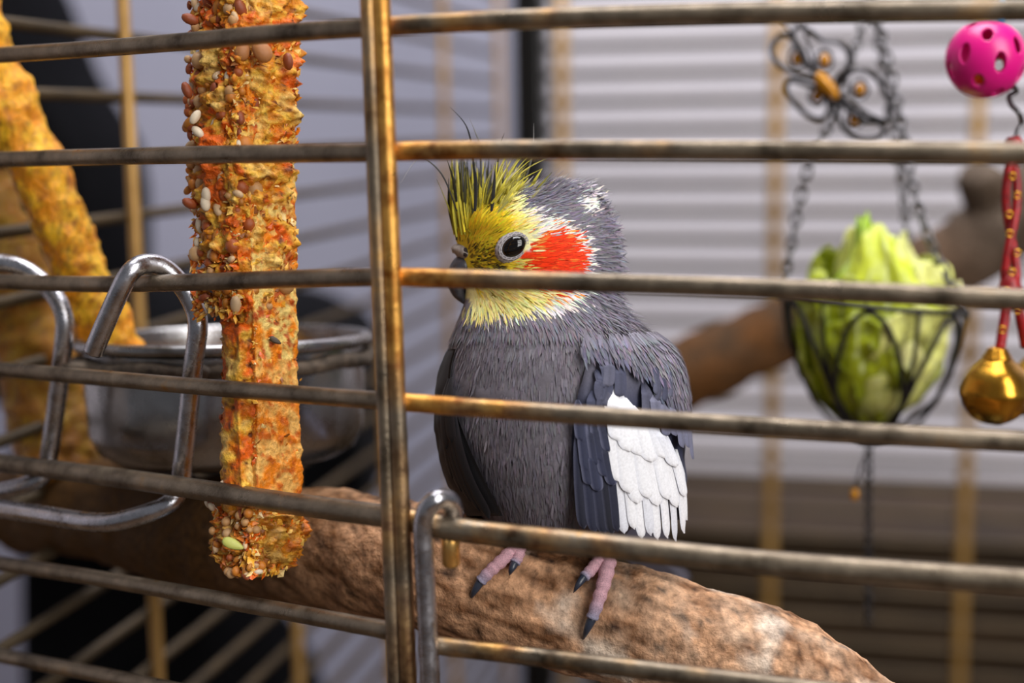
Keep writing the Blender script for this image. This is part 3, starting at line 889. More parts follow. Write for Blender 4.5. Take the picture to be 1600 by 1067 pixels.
# dark primaries along the front edge
for i, (x0, y0, x1, y1, W) in enumerate([(905, 650, 912, 826, 20), (914, 655, 928, 832, 22), (924, 660, 942, 834, 24), (934, 650, 954, 834, 24), (944, 640, 962, 830, 24)]):
    flight(wing, x0, y0, x1, y1, W, 5 + i * .8, lerp3(BLUE, DARK, rw.random() * .6), lerp3(DARK, BLUE, rw.random() * .6), edge=C(96, 98, 120)[:3], bend=-.02)
for i in range(9):
    x = 905 + i * 4.5 + rw.uniform(-3, 3); y = 625 + (i * 37) % 80
    flight(wing, x, y, x + 6 + i, y + rw.uniform(55, 80), 20, 9 + i * .4, lerp3(BLUE, DARK, rw.random() * .7), BLUE, 'covert_feather', edge=GB)
# white secondaries, three rows
for i, (x1, y1) in enumerate([(972, 833), (986, 826), (998, 841), (1010, 836), (1021, 843), (1034, 840), (1047, 845), (1058, 832), (1063, 812)]):
    flight(wing, 962 + i * 11.5, 690 + (i % 3) * 6, x1, y1, 19 if i < 7 else 26, 8 + (i % 2) * 1.5, W1, W1 if i % 3 else W2, edge=W2)
for i, (x1, y1) in enumerate([(962, 752), (978, 770), (990, 786), (1005, 778), (1019, 790), (1033, 780), (1046, 792), (1057, 776)]):
    flight(wing, 952 + i * 12.5, 640 + i * 8, x1, y1, 30, 12 + (i % 2) * 1.5, W1, W1, 'covert_feather', edge=W2)
for i, (x1, y1) in enumerate([(962, 690), (976, 706), (992, 712), (1008, 722), (1026, 716), (1042, 730)]):
    flight(wing, 950 + i * 12, 598 + i * 12, x1, y1, 32, 15 + (i % 2), W1 if i < 4 else W2, W1, 'covert_feather', edge=W2)
# grey shoulder coverts
for i in range(22):
    x = rw.uniform(922, 1035); y = rw.uniform(562, 612)
    if 945 < x < 1000 and y > 575: continue
    c0 = lerp3(WSH, BLUE, .55 + rw.random() * .45); c1 = lerp3(c0, C(140, 140, 158)[:3], rw.random() * .35)
    flight(wing, x, y, x + rw.uniform(0, 10), y + rw.uniform(44, 60), rw.uniform(14, 22), 10 + (648 - y) * .04 + rw.random() * 2, c0, c1, 'covert_feather', bend=rw.uniform(-.05, .05))
for i, x in enumerate((1012, 1024, 1036, 1046, 1054, 1060)):
    flight(wing, x, 612 + i * 6, x + 5, 664 + i * 9 + (i % 2) * 9, 22, 16.5, lerp3(WSH, GB, .4), GB, 'covert_feather')
VV, FF, CC = [], [], []
cnt = 0
while cnt < 2600:                                  # soft shoulder plumage over the folded wing
    y = rb.uniform(528, 655); th = rb.uniform(-1.1, 1.5)
    p, n = surf_n(y, th, WT)
    lim = np.interp(p[0], [905, 925, 960, 1000, 1030, 1066], [560, 548, 560, 580, 620, 655])
    if p[0] < 905 or y > lim + rb.uniform(-10, 6): continue
    d = np.array([.16 + rb.gauss(0, .12), 1.0, rb.gauss(0, .12)]); d = d - n * d.dot(n); d /= np.linalg.norm(d)
    g = lerp3(DGREY, GREY, .3 + .7 * rb.random()); g = lerp3(g, BLUE, .5 * sstep(lim - 40, lim, y))
    card(p + n * 14, d, n, rb.uniform(20, 34), rb.uniform(3, 7), rb.uniform(.02, .16), .1, g, [c * rb.uniform(.9, 1.3) for c in g], VV, FF, CC); cnt += 1
build('shoulder_plumage', VV, FF, M['plume'], wing, True, CC, 'stuff')
# the far wing, dark, tucked at the left side
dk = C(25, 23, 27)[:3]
yt2 = [545, 580, 620, 660, 710, 760, 806]
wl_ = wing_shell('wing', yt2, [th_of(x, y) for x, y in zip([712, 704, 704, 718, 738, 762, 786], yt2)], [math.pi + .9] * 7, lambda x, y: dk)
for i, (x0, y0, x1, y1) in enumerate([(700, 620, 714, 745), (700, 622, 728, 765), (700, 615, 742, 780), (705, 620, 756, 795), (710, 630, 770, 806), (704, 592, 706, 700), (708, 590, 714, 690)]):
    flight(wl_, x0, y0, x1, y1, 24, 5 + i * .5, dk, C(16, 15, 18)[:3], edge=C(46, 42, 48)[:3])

# tail, running back and down behind the log
rt = random.Random(2)
tail = None
for i in range(7):
    u = (i - 3) / 3
    p0 = np.array([945 + 16 * u, 770, -80.]); p1 = np.array([1006 + 26 * u, 850, -150.]); p2 = np.array([1050 + 26 * u, 905 + 4 * u, -480.])
    V, F, cc = [], [], []
    for k in range(13):
        s = k / 12; p = p0 * (1-s)**2 + 2 * p1 * s * (1-s) + p2 * s * s
        wd = 22 * (1 - .75 * s ** 3)
        for t in (-1, 0, 1):
            V.append(Bp(p[0] + t * wd, p[1] - t * 3 + abs(t) * 3 - i * .8, p[2])); cc.append(lerp3(C(150, 152, 176)[:3], BLUE, .4 * abs(t)) + [1])
    for k in range(12):
        for t in range(2):
            a = k * 3 + t; F.append((a, a + 1, a + 4, a + 3))
    if tail is None: tail = build('tail', V, F, M['plume'], bird, True, cc)
    else: build('tail_feather', V, F, M['plume'], tail, True, cc)

# crest
crest = None
rc = random.Random(21)
def crest_feather(pts, W, c0, c1, name='crest_feather', sharp=1.0):
    global crest
    q = spline([Vector(p) for p in pts], 6); n = len(q); V, F, cc = [], [], []
    for i in range(n):
        s = i / (n - 1)
        t = (q[min(i+1, n-1)] - q[max(i-1, 0)]).normalized(); sd = t.cross(Vector((0, 0, 1))).normalized()
        wd = W * (0.7 + .5 * math.sin(math.pi * min(1, s * 1.2))) * (1 - s ** 2.2) ** sharp + .4
        for k in (-1, 0, 1):
            p = q[i] + sd * wd * .5 * k + Vector((0, 0, .28 * wd * (1 - abs(k))))
            V.append(Bp(*p)); c = lerp3(c0, c1, s); c = [v * (.8 if k == 0 else 1.0) for v in c]; cc.append(c + [1])
    for i in range(n - 1):
        for k in range(2):
            a = i * 3 + k; F.append((a, a + 1, a + 4, a + 3))
    if crest is None:
        crest = build('crest', V, F, M['plume'], bird, True, cc); return crest
    return build(name, V, F, M['plume'], crest, True, cc)
CY = [C(216, 200, 62)[:3], C(178, 168, 52)[:3], C(134, 126, 38)[:3], C(60, 58, 28)[:3], C(18, 18, 16)[:3], C(206, 196, 104)[:3], C(30, 29, 22)[:3]]
for i in range(190):
    u = i / 119 if i < 120 else rc.random() ** 1.3
    rx = 713 + 85 * u + rc.uniform(-4, 4); ry = 382 - 52 * u ** .8 - rc.uniform(0, 22) ; rw_ = 60 * math.sin(.3 + 1.0 * u) + rc.uniform(-55, 14)
    tx = 706 + 108 * u ** 1.15 + rc.uniform(-8, 10); ty = 262 + 14 * u + rc.uniform(-16, 26)
    if i % 5 == 0: ty -= 12
    tw = rw_ * .45 + rc.uniform(-16, 10)
    mx = rx * .55 + tx * .45 - 7 * (1 - u) + 3; my = (ry + ty) / 2
    dark = rc.random() < (.72 if u < .55 else .22)
    c0 = (CY[1] if rc.random() < .6 else YEL) if not dark else rc.choice([CY[2], CY[3], CY[3]])
    c1 = rc.choice(CY[3:5] + CY[6:]) if dark else rc.choice([CY[0], CY[1], CY[2], CY[5]])
    crest_feather([(rx, ry, rw_), (mx, my, (rw_ + tw) / 2 + 4), (tx, ty, tw)], rc.uniform(3.0, 6.0) if dark else rc.uniform(2.2, 4.6), c0, c1)
for i in range(60):                                # shorter back-swept tufts over the crown
    rx = rc.uniform(765, 835); ry = rc.uniform(308, 352); rw_ = rc.uniform(10, 74)
    tx = rx + rc.uniform(18, 42); ty = ry - rc.uniform(24, 52)
    crest_feather([(rx, ry, rw_), ((rx + tx) / 2 + 2, (ry + ty) / 2 - 5, rw_ + 6), (tx, ty, rw_ - 4)], rc.uniform(2, 4.4), rc.choice([CY[0], CY[5], CY[1]]), rc.choice([CY[5], CY[1], GREY, CY[3]]))
for i in range(90):                                # fine filler strands
    u = rc.random(); rx = 714 + 84 * u; ry = 372 - 46 * u - rc.uniform(0, 20); w0 = 58 * math.sin(.3 + u) + rc.uniform(-30, 14)
    L_ = rc.uniform(40, 100); an = -.10 + .62 * u + rc.gauss(0, .10)
    c0 = rc.choice([YEL, CY[0], CY[1]]); c1 = rc.choice([CY[1], CY[2], CY[3], CY[5], CY[4]] if u > .55 else [CY[3], CY[4], CY[4], CY[2]])
    crest_feather([(rx, ry, w0), (rx + L_ * .5 * math.sin(an) - 2, ry - L_ * .5, w0 + 7), (rx + L_ * math.sin(an * 1.25), ry - L_ * math.cos(an), w0 * .7)], rc.uniform(1.4, 3), c0, c1)
BLK = C(34, 32, 32)[:3]; PG = C(150, 148, 150)[:3]
for pts, W, ca, cb in [([(742, 300, 40), (738, 236, 36), (728, 196, 30), (703, 167, 20)], 2.6, BLK, BLK), ([(752, 300, 40), (750, 232, 38), (742, 205, 36), (733, 184, 34)], 2.6, BLK, PG),
                       ([(724, 300, 40), (722, 240, 40), (724, 214, 40)], 2.2, BLK, PG), ([(775, 290, 30), (780, 235, 30), (788, 208, 30)], 2, CY[3], BLK),
                       ([(818, 290, 20), (832, 240, 20), (834, 193, 20)], 2.2, CY[3], PG), ([(714, 320, 30), (708, 280, 50), (698, 248, 60)], 4, BLK, CY[3]),
                       ([(714, 330, 60), (690, 272, 110), (655, 248, 150), (626, 286, 172)], 2.0, BLK, PG), ([(742, 330, 60), (744, 285, 60), (740, 255, 60)], 5, BLK, BLK), ([(768, 330, 70), (772, 290, 66), (774, 256, 62)], 5, BLK, BLK)]:
    crest_feather(pts, W, ca, cb)

# eye and its bare skin ring
def eye_pt(u, v, w): return Bp(803 + u, 385 + v - .10 * u, w)
ew = surf(385, math.acos((803 - ell(385, BT)[0]) / ell(385, BT)[1]))[2]
V, F = [], []
for j in range(17):
    ph = math.pi * j / 16
    for k in range(32):
        a = 2 * math.pi * k / 32
        V.append(eye_pt(19 * math.sin(ph) * math.cos(a), 16.5 * math.sin(ph) * math.sin(a) - .18 * 17 * math.sin(ph) * math.cos(a), ew + 2 + 10 * math.cos(ph)))
for j in range(16):
    for k in range(32): F.append((j*32+k, (j+1)*32+k, (j+1)*32+(k+1) % 32, j*32+(k+1) % 32))
build('eye', V, F, M['eye'], bird)
V, F, cc = [], [], []
prof = [(17.6, 15.2, 2.6), (19.4, 16.8, 5.0), (20.8, 18, 3.8), (22.6, 19.5, 4.6), (24.4, 21, 2.6), (26.6, 22.8, 0.5), (30, 26, -6)]
for j, (rx, ry, hh) in enumerate(prof):
    for k in range(64):
        a = 2 * math.pi * k / 64; u = rx * math.cos(a); v = ry * math.sin(a) - .16 * rx * math.cos(a)
        bump_ = .6 * math.sin(k * math.pi * .75) * (1 if j in (2, 3, 4) else 0)
        V.append(eye_pt(u, v, ew + hh + bump_)); g = .62 + .3 * math.sin(k * 2.4 + j * 2)
        cc.append(list(C(186, 180, 182)[:3]) + [1] if j in (1, 3, 5) or (k * 7 + j * 5) % 4 == 0 else list(C(112, 106, 108)[:3]) + [1])
for j in range(len(prof) - 1):
    for k in range(64): F.append((j*64+k, (j+1)*64+k, (j+1)*64+(k+1) % 64, j*64+(k+1) % 64))
build('eye_ring', V, F, M['skin'], bird, True, cc)

# beak: hooked upper half, cere with nostril, small lower half
def horn(name, pts, mat, depth=1.15, parent=bird, cols=None):
    """pts: x, y, half thickness in the photo plane"""
    q = spline([Vector((p[0], p[1], 0)) for p in pts], 6); r = spline([Vector((p[2], 0, 0)) for p in pts], 6)
    V, F = [], []
    n = len(q); S = 20
    for i in range(n):
        t = (q[min(i+1, n-1)] - q[max(i-1, 0)]).normalized(); sd = Vector((t.y, -t.x, 0))
        for k in range(S):
            a = 2 * math.pi * k / S
            p = q[i] + sd * r[i].x * math.cos(a); V.append(Bp(p.x, p.y, r[i].x * depth * math.sin(a)))
    for i in range(n - 1):
        for k in range(S): F.append((i*S+k, i*S+(k+1) % S, (i+1)*S+(k+1) % S, (i+1)*S+k))
    F.append(tuple(reversed(range(S)))); F.append(tuple((n-1)*S+k for k in range(S)))
    return build(name, V, F, mat, parent, True, cols)
beak = horn('upper_beak', [(750, 416, 8), (738, 414, 15), (727, 415, 19), (718, 424, 17.5), (713, 440, 14.5), (716, 456, 10.5), (723, 468, 6), (730, 477, 1.2)], M['beak'], 1.45)
horn('lower_beak', [(760, 448, 14), (742, 450, 13), (732, 454, 9), (727, 460, 3)], M['beak'], 1.2)
m_cere = noisy('grey_cere', [(0.3, C(120, 110, 104)), (0.7, C(176, 166, 158))], 500, .6, 0, .4, .0004, 1200)
cere = horn('cere', [(706, 391, 4), (713, 390, 9), (724, 393, 13), (736, 399, 12), (748, 405, 5)], m_cere, 2.5)
V, F = [], []
for j in range(9):
    ph = math.pi * j / 8
    for k in range(16):
        a = 2 * math.pi * k / 16; V.append(Bp(728 + 6 * math.sin(ph) * math.cos(a), 394 + 7.5 * math.sin(ph) * math.sin(a), 29 + 4 * math.cos(ph)))
for j in range(8):
    for k in range(16): F.append((j*16+k, (j+1)*16+k, (j+1)*16+(k+1) % 16, j*16+(k+1) % 16))
build('nostril', V, F, mat_new('nostril_dark', .7, 0, C(40, 26, 24))[0], cere)

# feet: shank, toes and claws lying on the log
LP = spline([Vector((a, b, 0)) for a, b, d, r in LOGC], 30); LQ = spline([Vector((d, r, 0)) for a, b, d, r in LOGC], 30)
def log_pt(x, y, lift):
    """point on the front of the log (bird space), lifted off it"""
    i = min(range(len(LP)), key=lambda j: (LP[j].x - x) ** 2 + (LP[j].y - y) ** 2)
    t = (LP[min(i+1, len(LP)-1)] - LP[max(i-1, 0)]).normalized(); nn = Vector((t.y, -t.x, 0))
    e = (Vector((x, y, 0)) - LP[i]).dot(nn); r = LQ[i].y
    w = math.sqrt(max(0, r * r - e * e)) if abs(e) < r else 0
    k = (D - LQ[i].x) / KB
    return (x, y, w + lift + k)
SKIN = C(206, 160, 170)[:3]; SKB = C(150, 148, 172)[:3]
def toe(parent, pts, r0, r1, claw):
    c = [log_pt(x, y, r0 * .8) for x, y in pts]
    q = spline([Bp(*p) for p in c], 6); n = len(q)
    rad = [(r0 + (r1 - r0) * i / (n - 1)) * KB * (1 + .10 * math.sin(i * 1.9)) for i in range(n)]
    V, F = tube(q, rad, 14)
    cc = []
    for i in range(n):
        g = lerp3(SKIN, SKB, sstep(.55, 1, i / (n - 1))); cc += [[v * (1 + .12 * math.sin(i * 2.6)) for v in g] + [1]] * 14
    t = build('toe', V, F, M['skin'], parent, True, cc)
    cp = [pts[-1]] + claw
    q2 = spline([Bp(*log_pt(x, y, l)) for (x, y), l in zip(cp, (r0 * .8, r0 * .8 + 2, r0 * .2))], 5)
    m = len(q2); V, F = tube(q2, [max(.5, r1 * .8 * (1 - (i / (m - 1)) ** 1.8)) * KB for i in range(m)], 12)
    build('claw', V, F, M['claw'], t); return t
def foot(xc, yc, toes, leg_top):
    p0 = Bp(*leg_top); p1 = Bp(*log_pt(xc, yc, 10)); p2 = Bp(*log_pt(xc, yc + 12, 6))
    V, F = tube(spline([p0, p0.lerp(p1, .5), p1, p2], 5), [13*KB] * 5 + [12*KB] * 5 + [12.5*KB] * 6, 14)
    f = build('foot', V, F, M['skin'], bird, True, [list(SKIN) + [1]] * len(V))
    for t in toes: toe(f, *t)
foot(806, 852, [([(804, 858), (786, 874), (766, 892), (751, 908)], 11, 8.5, [(741, 924), (734, 938)]), ([(812, 856), (809, 870), (804, 880)], 10, 8, [(799, 890), (796, 899)])], (830, 815, 30))
foot(944, 868, [([(936, 876), (924, 890), (912, 902)], 10, 8, [(903, 914), (896, 926)]), ([(951, 876), (945, 905), (935, 938), (925, 966)], 12, 9, [(917, 984), (910, 1001)])], (925, 820, 30))

# ------------------------------------------------------------------ hanging basket and lettuce
HD = 0.57; KH = HD / FPX
basket = thing('hanging_basket', P(1358, 700, HD), 'dark wire basket on three chains holding the lettuce', 'basket')
upv = Vector((0, 0, 1)); rightv = (CM.to_3x3() @ Vector((1, 0, 0))); rightv.z = 0; rightv.normalize(); fwdv = upv.cross(rightv)   # fwdv points away from the camera
BTM = P(1358, 690, HD)
def bk(u, h, a):
    """basket point: radius u px, height h px above the bottom, angle a"""
    tilt = 0.10
    return BTM + (rightv * math.cos(a) * u + fwdv * math.sin(a) * u + upv * (h - tilt * u * math.cos(a))) * KH
ringp = [bk(138, 225, 2*math.pi*i/64) for i in range(64)]
V, F = tube(ringp, .0011, 8, True); build('rim', V, F, M['iron'], basket)
def petal_r(h): return float(np.interp(h, [0, 12, 40, 90, 150, 225], [12, 40, 74, 104, 126, 138]))
for i in range(6):
    a0 = i * math.pi / 3 + .25
    pts = []
    for s in np.linspace(0, 1, 13):
        h = 215 * math.sin(math.pi * s) ** .8
        pts.append(bk(petal_r(h), h + 2, a0 + (s - .5) * 1.25))
    V, F = tube(spline(pts, 4), .00105, 8); build('petal_wire', V, F, M['iron'], basket)
    V, F = tube(spline([bk(petal_r(h), h, a0 + .52) for h in (0, 12, 40, 90, 150, 225)], 5), .00085, 8); build('rib_wire', V, F, M['iron'], basket)
V, F = lathe([(0.0005, BTM.z - 4*KH), (20*KH, BTM.z - 2*KH), (26*KH, BTM.z + 6*KH), (10*KH, BTM.z + 12*KH), (.0005, BTM.z + 13*KH)], BTM, 24); build('bottom_cup', V, F, M['iron'], basket)
# chain links share one mesh
def link_mesh(name, L, W, r, mat):
    pts = [Vector((math.copysign(abs(math.cos(a)) ** .8, math.cos(a)) * W / 2, 0, math.sin(a) * L / 2)) for a in [2*math.pi*i/18 for i in range(18)]]
    V, F = tube(pts, r, 6, True)
    me = bpy.data.meshes.new(name); me.from_pydata(V, [], F); me.update(); me.polygons.foreach_set('use_smooth', [True]*len(me.polygons)); me.materials.append(mat); return me
LM = link_mesh('chain_link', 24*KH, 14*KH, 2.6*KH, M['pewter'])
def chain(parent, pts, mesh, pitch, name='chain_link'):
    off = origin_of(parent); q = spline(pts, 12)
    acc = 0.0; k = 0
    for a, b in zip(q, q[1:]):
        l = (b - a).length; d = (b - a).normalized()
        while acc < l:
            p = a + d * acc
            o = bpy.data.objects.new(name, mesh); COL.objects.link(o); o.parent = parent; o.location = p - off
            quat = d.to_track_quat('Z', 'Y'); o.rotation_mode = 'QUATERNION'
            o.rotation_quaternion = quat @ Matrix.Rotation(R(45 + 90 * (k % 2) + 8), 3, 'Z').to_quaternion()
            k += 1; acc += pitch
        acc -= l
top = P(1362, -12, HD); roof = Vector((top.x, top.y, ZT))
pit = 18.5 * KH
chain(basket, [bk(138, 225, math.pi), P(1262, 265, HD - .012), P(1306, 172, HD - .008), top], LM, pit)
chain(basket, [bk(138, 225, -.55) + upv * 0, P(1440, 340, HD - .03), P(1400, 150, HD - .012), top], LM, pit)
chain(basket, [bk(138, 225, .9), P(1412, 310, HD + .018), P(1385, 140, HD + .01), top], LM, pit)
chain(basket, [top, top.lerp(roof, .5), roof], LM, pit)
LM2 = link_mesh('chain_link_small', 19*KH, 11*KH, 2.0*KH, M['iron'])
chain(basket, [BTM - upv * 8 * KH, P(1357, 800, HD), P(1357, 975, HD)], LM2, 15 * KH)
V, F = tube(spline([BTM, P(1344, 735, HD - .01), P(1335, 762, HD - .01)], 6), .0005, 6); build('thread', V, F, M['iron'], basket)
def ball(name, c, rx, ry, rz, mat, parent, seg=20):
    V, F = [], []
    for j in range(seg // 2 + 1):
        ph = math.pi * j / (seg // 2)
        for k in range(seg):
            a = 2*math.pi*k/seg; V.append(c + Vector((rx*math.sin(ph)*math.cos(a), ry*math.sin(ph)*math.sin(a), rz*math.cos(ph))))
    for j in range(seg // 2):
        for k in range(seg): F.append((j*seg+k, (j+1)*seg+k, (j+1)*seg+(k+1) % seg, j*seg+(k+1) % seg))
    return build(name, V, F, mat, parent)
ball('bead', P(1335, 772, HD - .01), 7*KH, 7*KH, 10*KH, M['amber'], basket)

lett = thing('lettuce', bk(0, 20, 0), 'crumpled pale green lettuce head stuffed in the wire basket', 'lettuce')
rl = random.Random(4)
LC = bk(0, 20, 0)
def leaf(a0, span, rbase, h0, h1, ruf, seed, ctop, cbot, lean=0.0):
    NU, NV = 40, 30; V, F, cc = [], [], []
    for layer in (0, 1):
        for j in range(NV + 1):
            s = j / NV; h = h0 + (h1 - h0) * s
            for i in range(NU + 1):
                u = (i / NU - .5) * 2
                aa = a0 + u * span * (.55 + .45 * math.sin(math.pi * min(1, s * 1.1 + .1))) * .5
                rim = max(abs(u) ** 3, max(0, s - .6) / .4)
                r = min(rbase, petal_r(max(0, h - 10)) * .93 + max(0, h - 200) * .2) * (1 - max(0, (h - 235) / 130) ** 1.6 * .9)
                nz = fbm(Vector((aa * 1.6 + seed * 3, s * 2.4, seed)), 1.0, 3)
                r += ruf * .7 * rim * math.sin(u * 8 + seed * 5 + nz * 6) + nz * 16 - layer * 2.2
                hh = h + rim * ruf * .6 * math.sin(u * 6 + seed * 2) - abs(u) ** 4 * 34 * s + nz * 8
                V.append(LC + (rightv * (math.cos(aa) * r + lean * max(0, s - .4) * 30) + fwdv * math.sin(aa) * r + upv * hh) * KH)
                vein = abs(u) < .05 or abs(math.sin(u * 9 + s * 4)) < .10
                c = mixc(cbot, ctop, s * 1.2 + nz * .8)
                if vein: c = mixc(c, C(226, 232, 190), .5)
                cc.append(c)
    o2 = (NU + 1) * (NV + 1)
    for j in range(NV):
        for i in range(NU):
            a = j * (NU+1) + i; F.append((a, a+1, a+NU+2, a+NU+1)); F.append((o2+a, o2+a+NU+1, o2+a+NU+2, o2+a+1))
    for j in range(NV):
        a = j*(NU+1); F.append((a, a+NU+1, o2+a+NU+1, o2+a)); a += NU; F.append((a, o2+a, o2+a+NU+1, a+NU+1))
    for i in range(NU):
        a = NV*(NU+1)+i; F.append((a, a+1, o2+a+1, o2+a))
    build('leaf', V, F, M['leaf'], lett, True, cc)
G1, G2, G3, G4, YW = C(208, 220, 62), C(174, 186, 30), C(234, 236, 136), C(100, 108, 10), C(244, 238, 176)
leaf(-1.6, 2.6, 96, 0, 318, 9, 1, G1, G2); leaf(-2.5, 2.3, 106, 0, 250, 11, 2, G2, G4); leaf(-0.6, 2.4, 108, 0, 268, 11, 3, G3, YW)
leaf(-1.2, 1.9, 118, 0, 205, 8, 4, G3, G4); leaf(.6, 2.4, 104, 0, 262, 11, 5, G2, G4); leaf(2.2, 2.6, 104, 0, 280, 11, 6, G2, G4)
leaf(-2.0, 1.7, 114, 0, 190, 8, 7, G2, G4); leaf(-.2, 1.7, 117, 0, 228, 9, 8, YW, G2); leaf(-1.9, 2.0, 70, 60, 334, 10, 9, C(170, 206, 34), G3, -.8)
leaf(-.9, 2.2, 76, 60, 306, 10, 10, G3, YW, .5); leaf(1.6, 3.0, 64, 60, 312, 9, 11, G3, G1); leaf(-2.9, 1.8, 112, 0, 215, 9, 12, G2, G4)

# ------------------------------------------------------------------ butterfly ornament on the chain
BD = 0.555; KF = BD / FPX
but = thing('butterfly_ornament', P(1296, 140, BD), 'dark wire butterfly ornament with amber beads hung on the basket chain', 'ornament')
def fp(x, y, w=0): return P(x, y, BD - w * KF)
wings_ = [[(1296, 138), (1262, 100), (1240, 62), (1246, 42), (1268, 50), (1288, 64), (1310, 66), (1325, 82), (1326, 104), (1312, 120), (1296, 138)],
          [(1290, 132), (1268, 124), (1232, 112), (1210, 92), (1208, 72), (1222, 54), (1240, 60), (1252, 86), (1270, 112), (1290, 132)],
          [(1308, 146), (1318, 122), (1340, 110), (1362, 116), (1380, 138), (1390, 168), (1384, 188), (1362, 182), (1334, 166), (1308, 146)],
          [(1302, 152), (1308, 176), (1318, 202), (1338, 216), (1368, 217), (1382, 206), (1372, 190), (1350, 188), (1326, 172), (1302, 152)],
          [(1286, 142), (1264, 134), (1236, 126), (1228, 138), (1240, 160), (1262, 180), (1284, 186), (1296, 168), (1286, 142)]]
beads = [(1288, 94), (1246, 91), (1343, 140), (1335, 186), (1277, 150)]
for i, (wp, b) in enumerate(zip(wings_, beads)):
    V, F = tube(spline([fp(x, y, 12 * math.sin(k) + (-24 if i == 4 else 0)) for k, (x, y) in enumerate(wp)], 6), 4.2 * KF, 8); w_ = build('wing', V, F, M['iron'], but)
    q = [fp(b[0] + 13 * math.cos(a), b[1] + 15 * math.sin(a), -24 if i == 4 else 0) for a in [2*math.pi*k/20 for k in range(20)]]
    V, F = tube(q, 2.6 * KF, 6, True); build('bead_setting', V, F, M['iron'], w_)
    ball('bead', fp(b[0], b[1], -24 if i == 4 else 0), 9*KF, 9*KF, 10*KF, M['amber'], w_, 14)
V, F = tube(spline([fp(1274, 116, 8), fp(1284, 126, 8), fp(1296, 138, 8), fp(1308, 154, 8)], 5), [6*KF, 8*KF, 9.5*KF, 11*KF, 11.5*KF, 12*KF, 12*KF, 12*KF, 11.5*KF, 11*KF, 10.5*KF, 10*KF, 9*KF, 8*KF, 7*KF, 5*KF], 12)
build('body', V, F, M['amber'], but)
for dx in (-14, 12):
    V, F = tube(spline([fp(1276, 118, 4), fp(1262 + dx * .4, 84, 4), fp(1246 + dx, 46, 4), fp(1240 + dx * 1.4, 30, 4)], 5), 2.4 * KF, 6); build('antenna', V, F, M['iron'], but)
V, F = tube(spline([fp(1246, 44, 0), fp(1244, 10, 0), fp(1252, -40, 0), Vector((P(1270, -60, BD).x, P(1270, -60, BD).y, ZT))], 6), 2.2 * KF, 6); build('hanger_wire', V, F, M['iron'], but)

# ------------------------------------------------------------------ toy: pink ball, hook, red cords, gold bells
TD = 0.47; KT = TD / FPX
toy = thing('hanging_bird_toy', P(1560, 660, TD), 'hanging bird toy with pink slotted ball, red cords and gold jingle bells', 'bird toy')
bc = P(1540, 92, TD); br_ = 61 * KT
bm = bmesh.new(); bmesh.ops.create_icosphere(bm, subdivisions=6, radius=br_)
holes = []
nh = 22
for i in range(nh):
    z = 1 - 2 * (i + .5) / nh; a = i * 2.39996 + 1.1; r = math.sqrt(1 - z * z); holes.append(Vector((r*math.cos(a), r*math.sin(a), z)))
cmin = []
for f in bm.faces:
    c = f.calc_center_median().normalized()
    for h in holes:
        dlt = c - h; dz = dlt.z; dh = math.sqrt(max(0, dlt.length_squared - dz * dz))
        if (dh / .15) ** 2 + (dz / .27) ** 2 < 1: cmin.append(f); break
bmesh.ops.delete(bm, geom=cmin, context='FACES')
bm.verts.index_update()
V = [bc + v.co for v in bm.verts]; F = [tuple(v.index for v in f.verts) for f in bm.faces]; bm.free()
o = build('slotted_ball', V, F, M['pink'], toy)
md = o.modifiers.new('thickness', 'SOLIDIFY'); md.thickness = 0.0012; md.offset = -1
ball('inner_bell', bc - upv * 30 * KT, 18*KT, 18*KT, 17*KT, M['gold'], toy)
V, F = tube(spline([P(1562, 34, TD), P(1566, 8, TD), P(1568, -40, TD), Vector((P(1568, -80, TD).x, P(1568, -80, TD).y, ZT))], 6), 4.5 * KT, 8); build('blue_string', V, F, M['blue'], toy)
hp = [P(1582, 132, TD - .002), P(1588, 142, TD), P(1577, 150, TD + .002), P(1580, 164, TD), P(1592, 176, TD - .002), P(1596, 192, TD), P(1590, 206, TD), P(1586, 222, TD)]
V, F = tube(spline(hp, 6), 4.2 * KT, 8); build('wire_hook', V, F, M['pewter'], toy)
V, F = tube([P(1583, 214, TD), P(1584, 222, TD), P(1584, 246, TD), P(1584, 252, TD)], [10*KT, 14*KT, 14*KT, 10*KT], 14); build('cord_knot', V, F, M['red'], toy)
for k in range(2):
    pts = []
    for i in range(13):
        s = i / 12; y = 240 + 205 * s
        pts.append(P(1581 + 9 * math.sin(s * 5 + k * 3.1) - 2 * s, y, TD + .0014 * math.cos(s * 5 + k * 3.1)))
    V, F = tube(spline(pts, 4), 7 * KT, 8); build('red_cord', V, F, M['red'], toy)
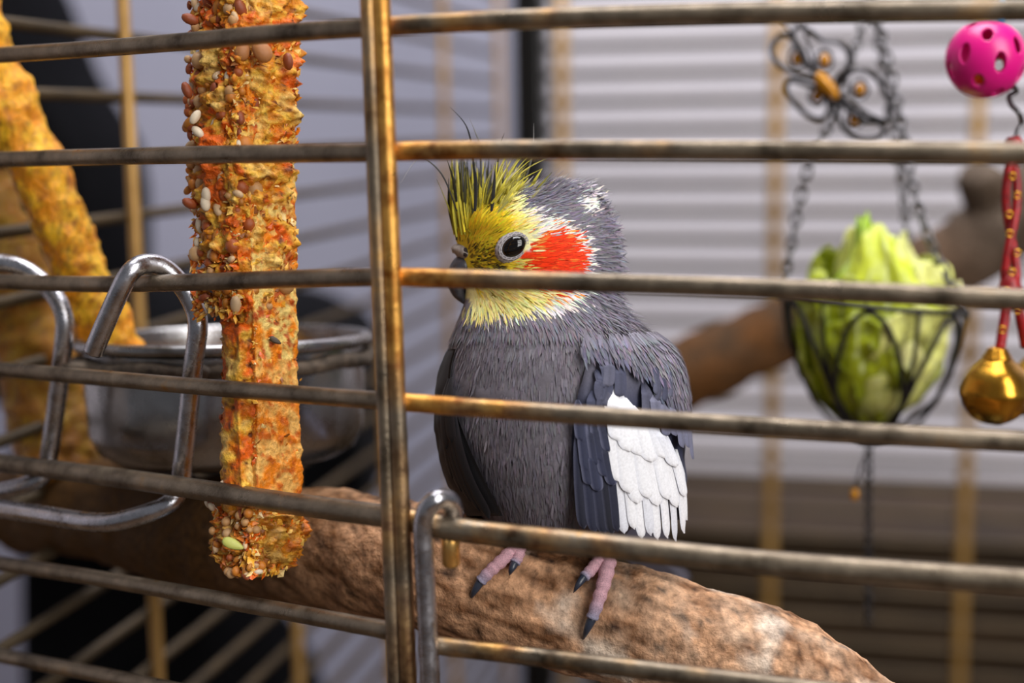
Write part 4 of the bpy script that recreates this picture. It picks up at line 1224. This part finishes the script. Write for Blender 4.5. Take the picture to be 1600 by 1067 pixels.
V, F = tube([P(1578, 425, TD), P(1578, 436, TD), P(1578, 452, TD), P(1579, 464, TD)], [8*KT, 14*KT, 19*KT, 12*KT], 14); build('cord_knot', V, F, M['red'], toy)
V, F = tube(spline([P(1576, 450, TD), P(1570, 495, TD), P(1562, 548, TD)], 5), 8.5 * KT, 8); build('red_cord', V, F, M['red'], toy)
V, F = tube(spline([P(1584, 450, TD), P(1594, 495, TD), P(1602, 540, TD + .004)], 5), 8.5 * KT, 8); build('red_cord', V, F, M['red'], toy)
rg = random.Random(8)
for i in range(9):
    y = 275 + i * 30; x = 1582 + 8 * math.sin(i * 1.9) if y < 440 else 1573 - (y - 450) * .10 + (i % 2) * 20
    q = [P(x, y, TD - .004) + (rightv * math.cos(a) + upv * math.sin(a)) * 5 * KT for a in [2*math.pi*k/14 for k in range(14)]]
    V, F = tube(q, 1.6 * KT, 6, True); build('gold_ring', V, F, M['gold'], toy)
def bell(cx_, cy_, r, d, rot):
    c = P(cx_, cy_, d); V, F = [], []
    S, N = 48, 32
    for j in range(N + 1):
        ph = math.pi * j / N
        for k in range(S):
            a = 2*math.pi*k/S
            rr = r * (1 + .035 * math.cos(4 * a) * math.sin(ph))
            if abs(j - N/2) <= 1: rr *= 1.03
            z = math.cos(ph)
            slot = min(abs(math.sin(a - rot)), abs(math.cos(a - rot)))
            if ph > 2.0 and slot < .12: rr *= .88
            top_ = 1 + max(0, z - .8) * .8
            V.append(c + Vector((rr*math.sin(ph)*math.cos(a), rr*math.sin(ph)*math.sin(a), rr*z*.98*top_)))
    for j in range(N):
        for k in range(S): F.append((j*S+k, (j+1)*S+k, (j+1)*S+(k+1) % S, j*S+(k+1) % S))
    b = build('jingle_bell', V, F, M['gold'], toy)
    tp = c + Vector((0, 0, r * 1.02))
    for i in range(4):
        q = [tp + Vector((math.cos(t) * r * (.34 - .04 * i), math.sin(t) * r * (.34 - .04 * i), r * (-.02 + .08 * i))) for t in [2*math.pi*k/20 for k in range(20)]]
        V, F = tube(q, r * .09, 8, True); build('top_coil', V, F, M['gold'], b)
bell(1556, 612, 53 * KT, TD, .5)
bell(1626, 606, 53 * (TD + .012) / FPX, TD + .03, .9)
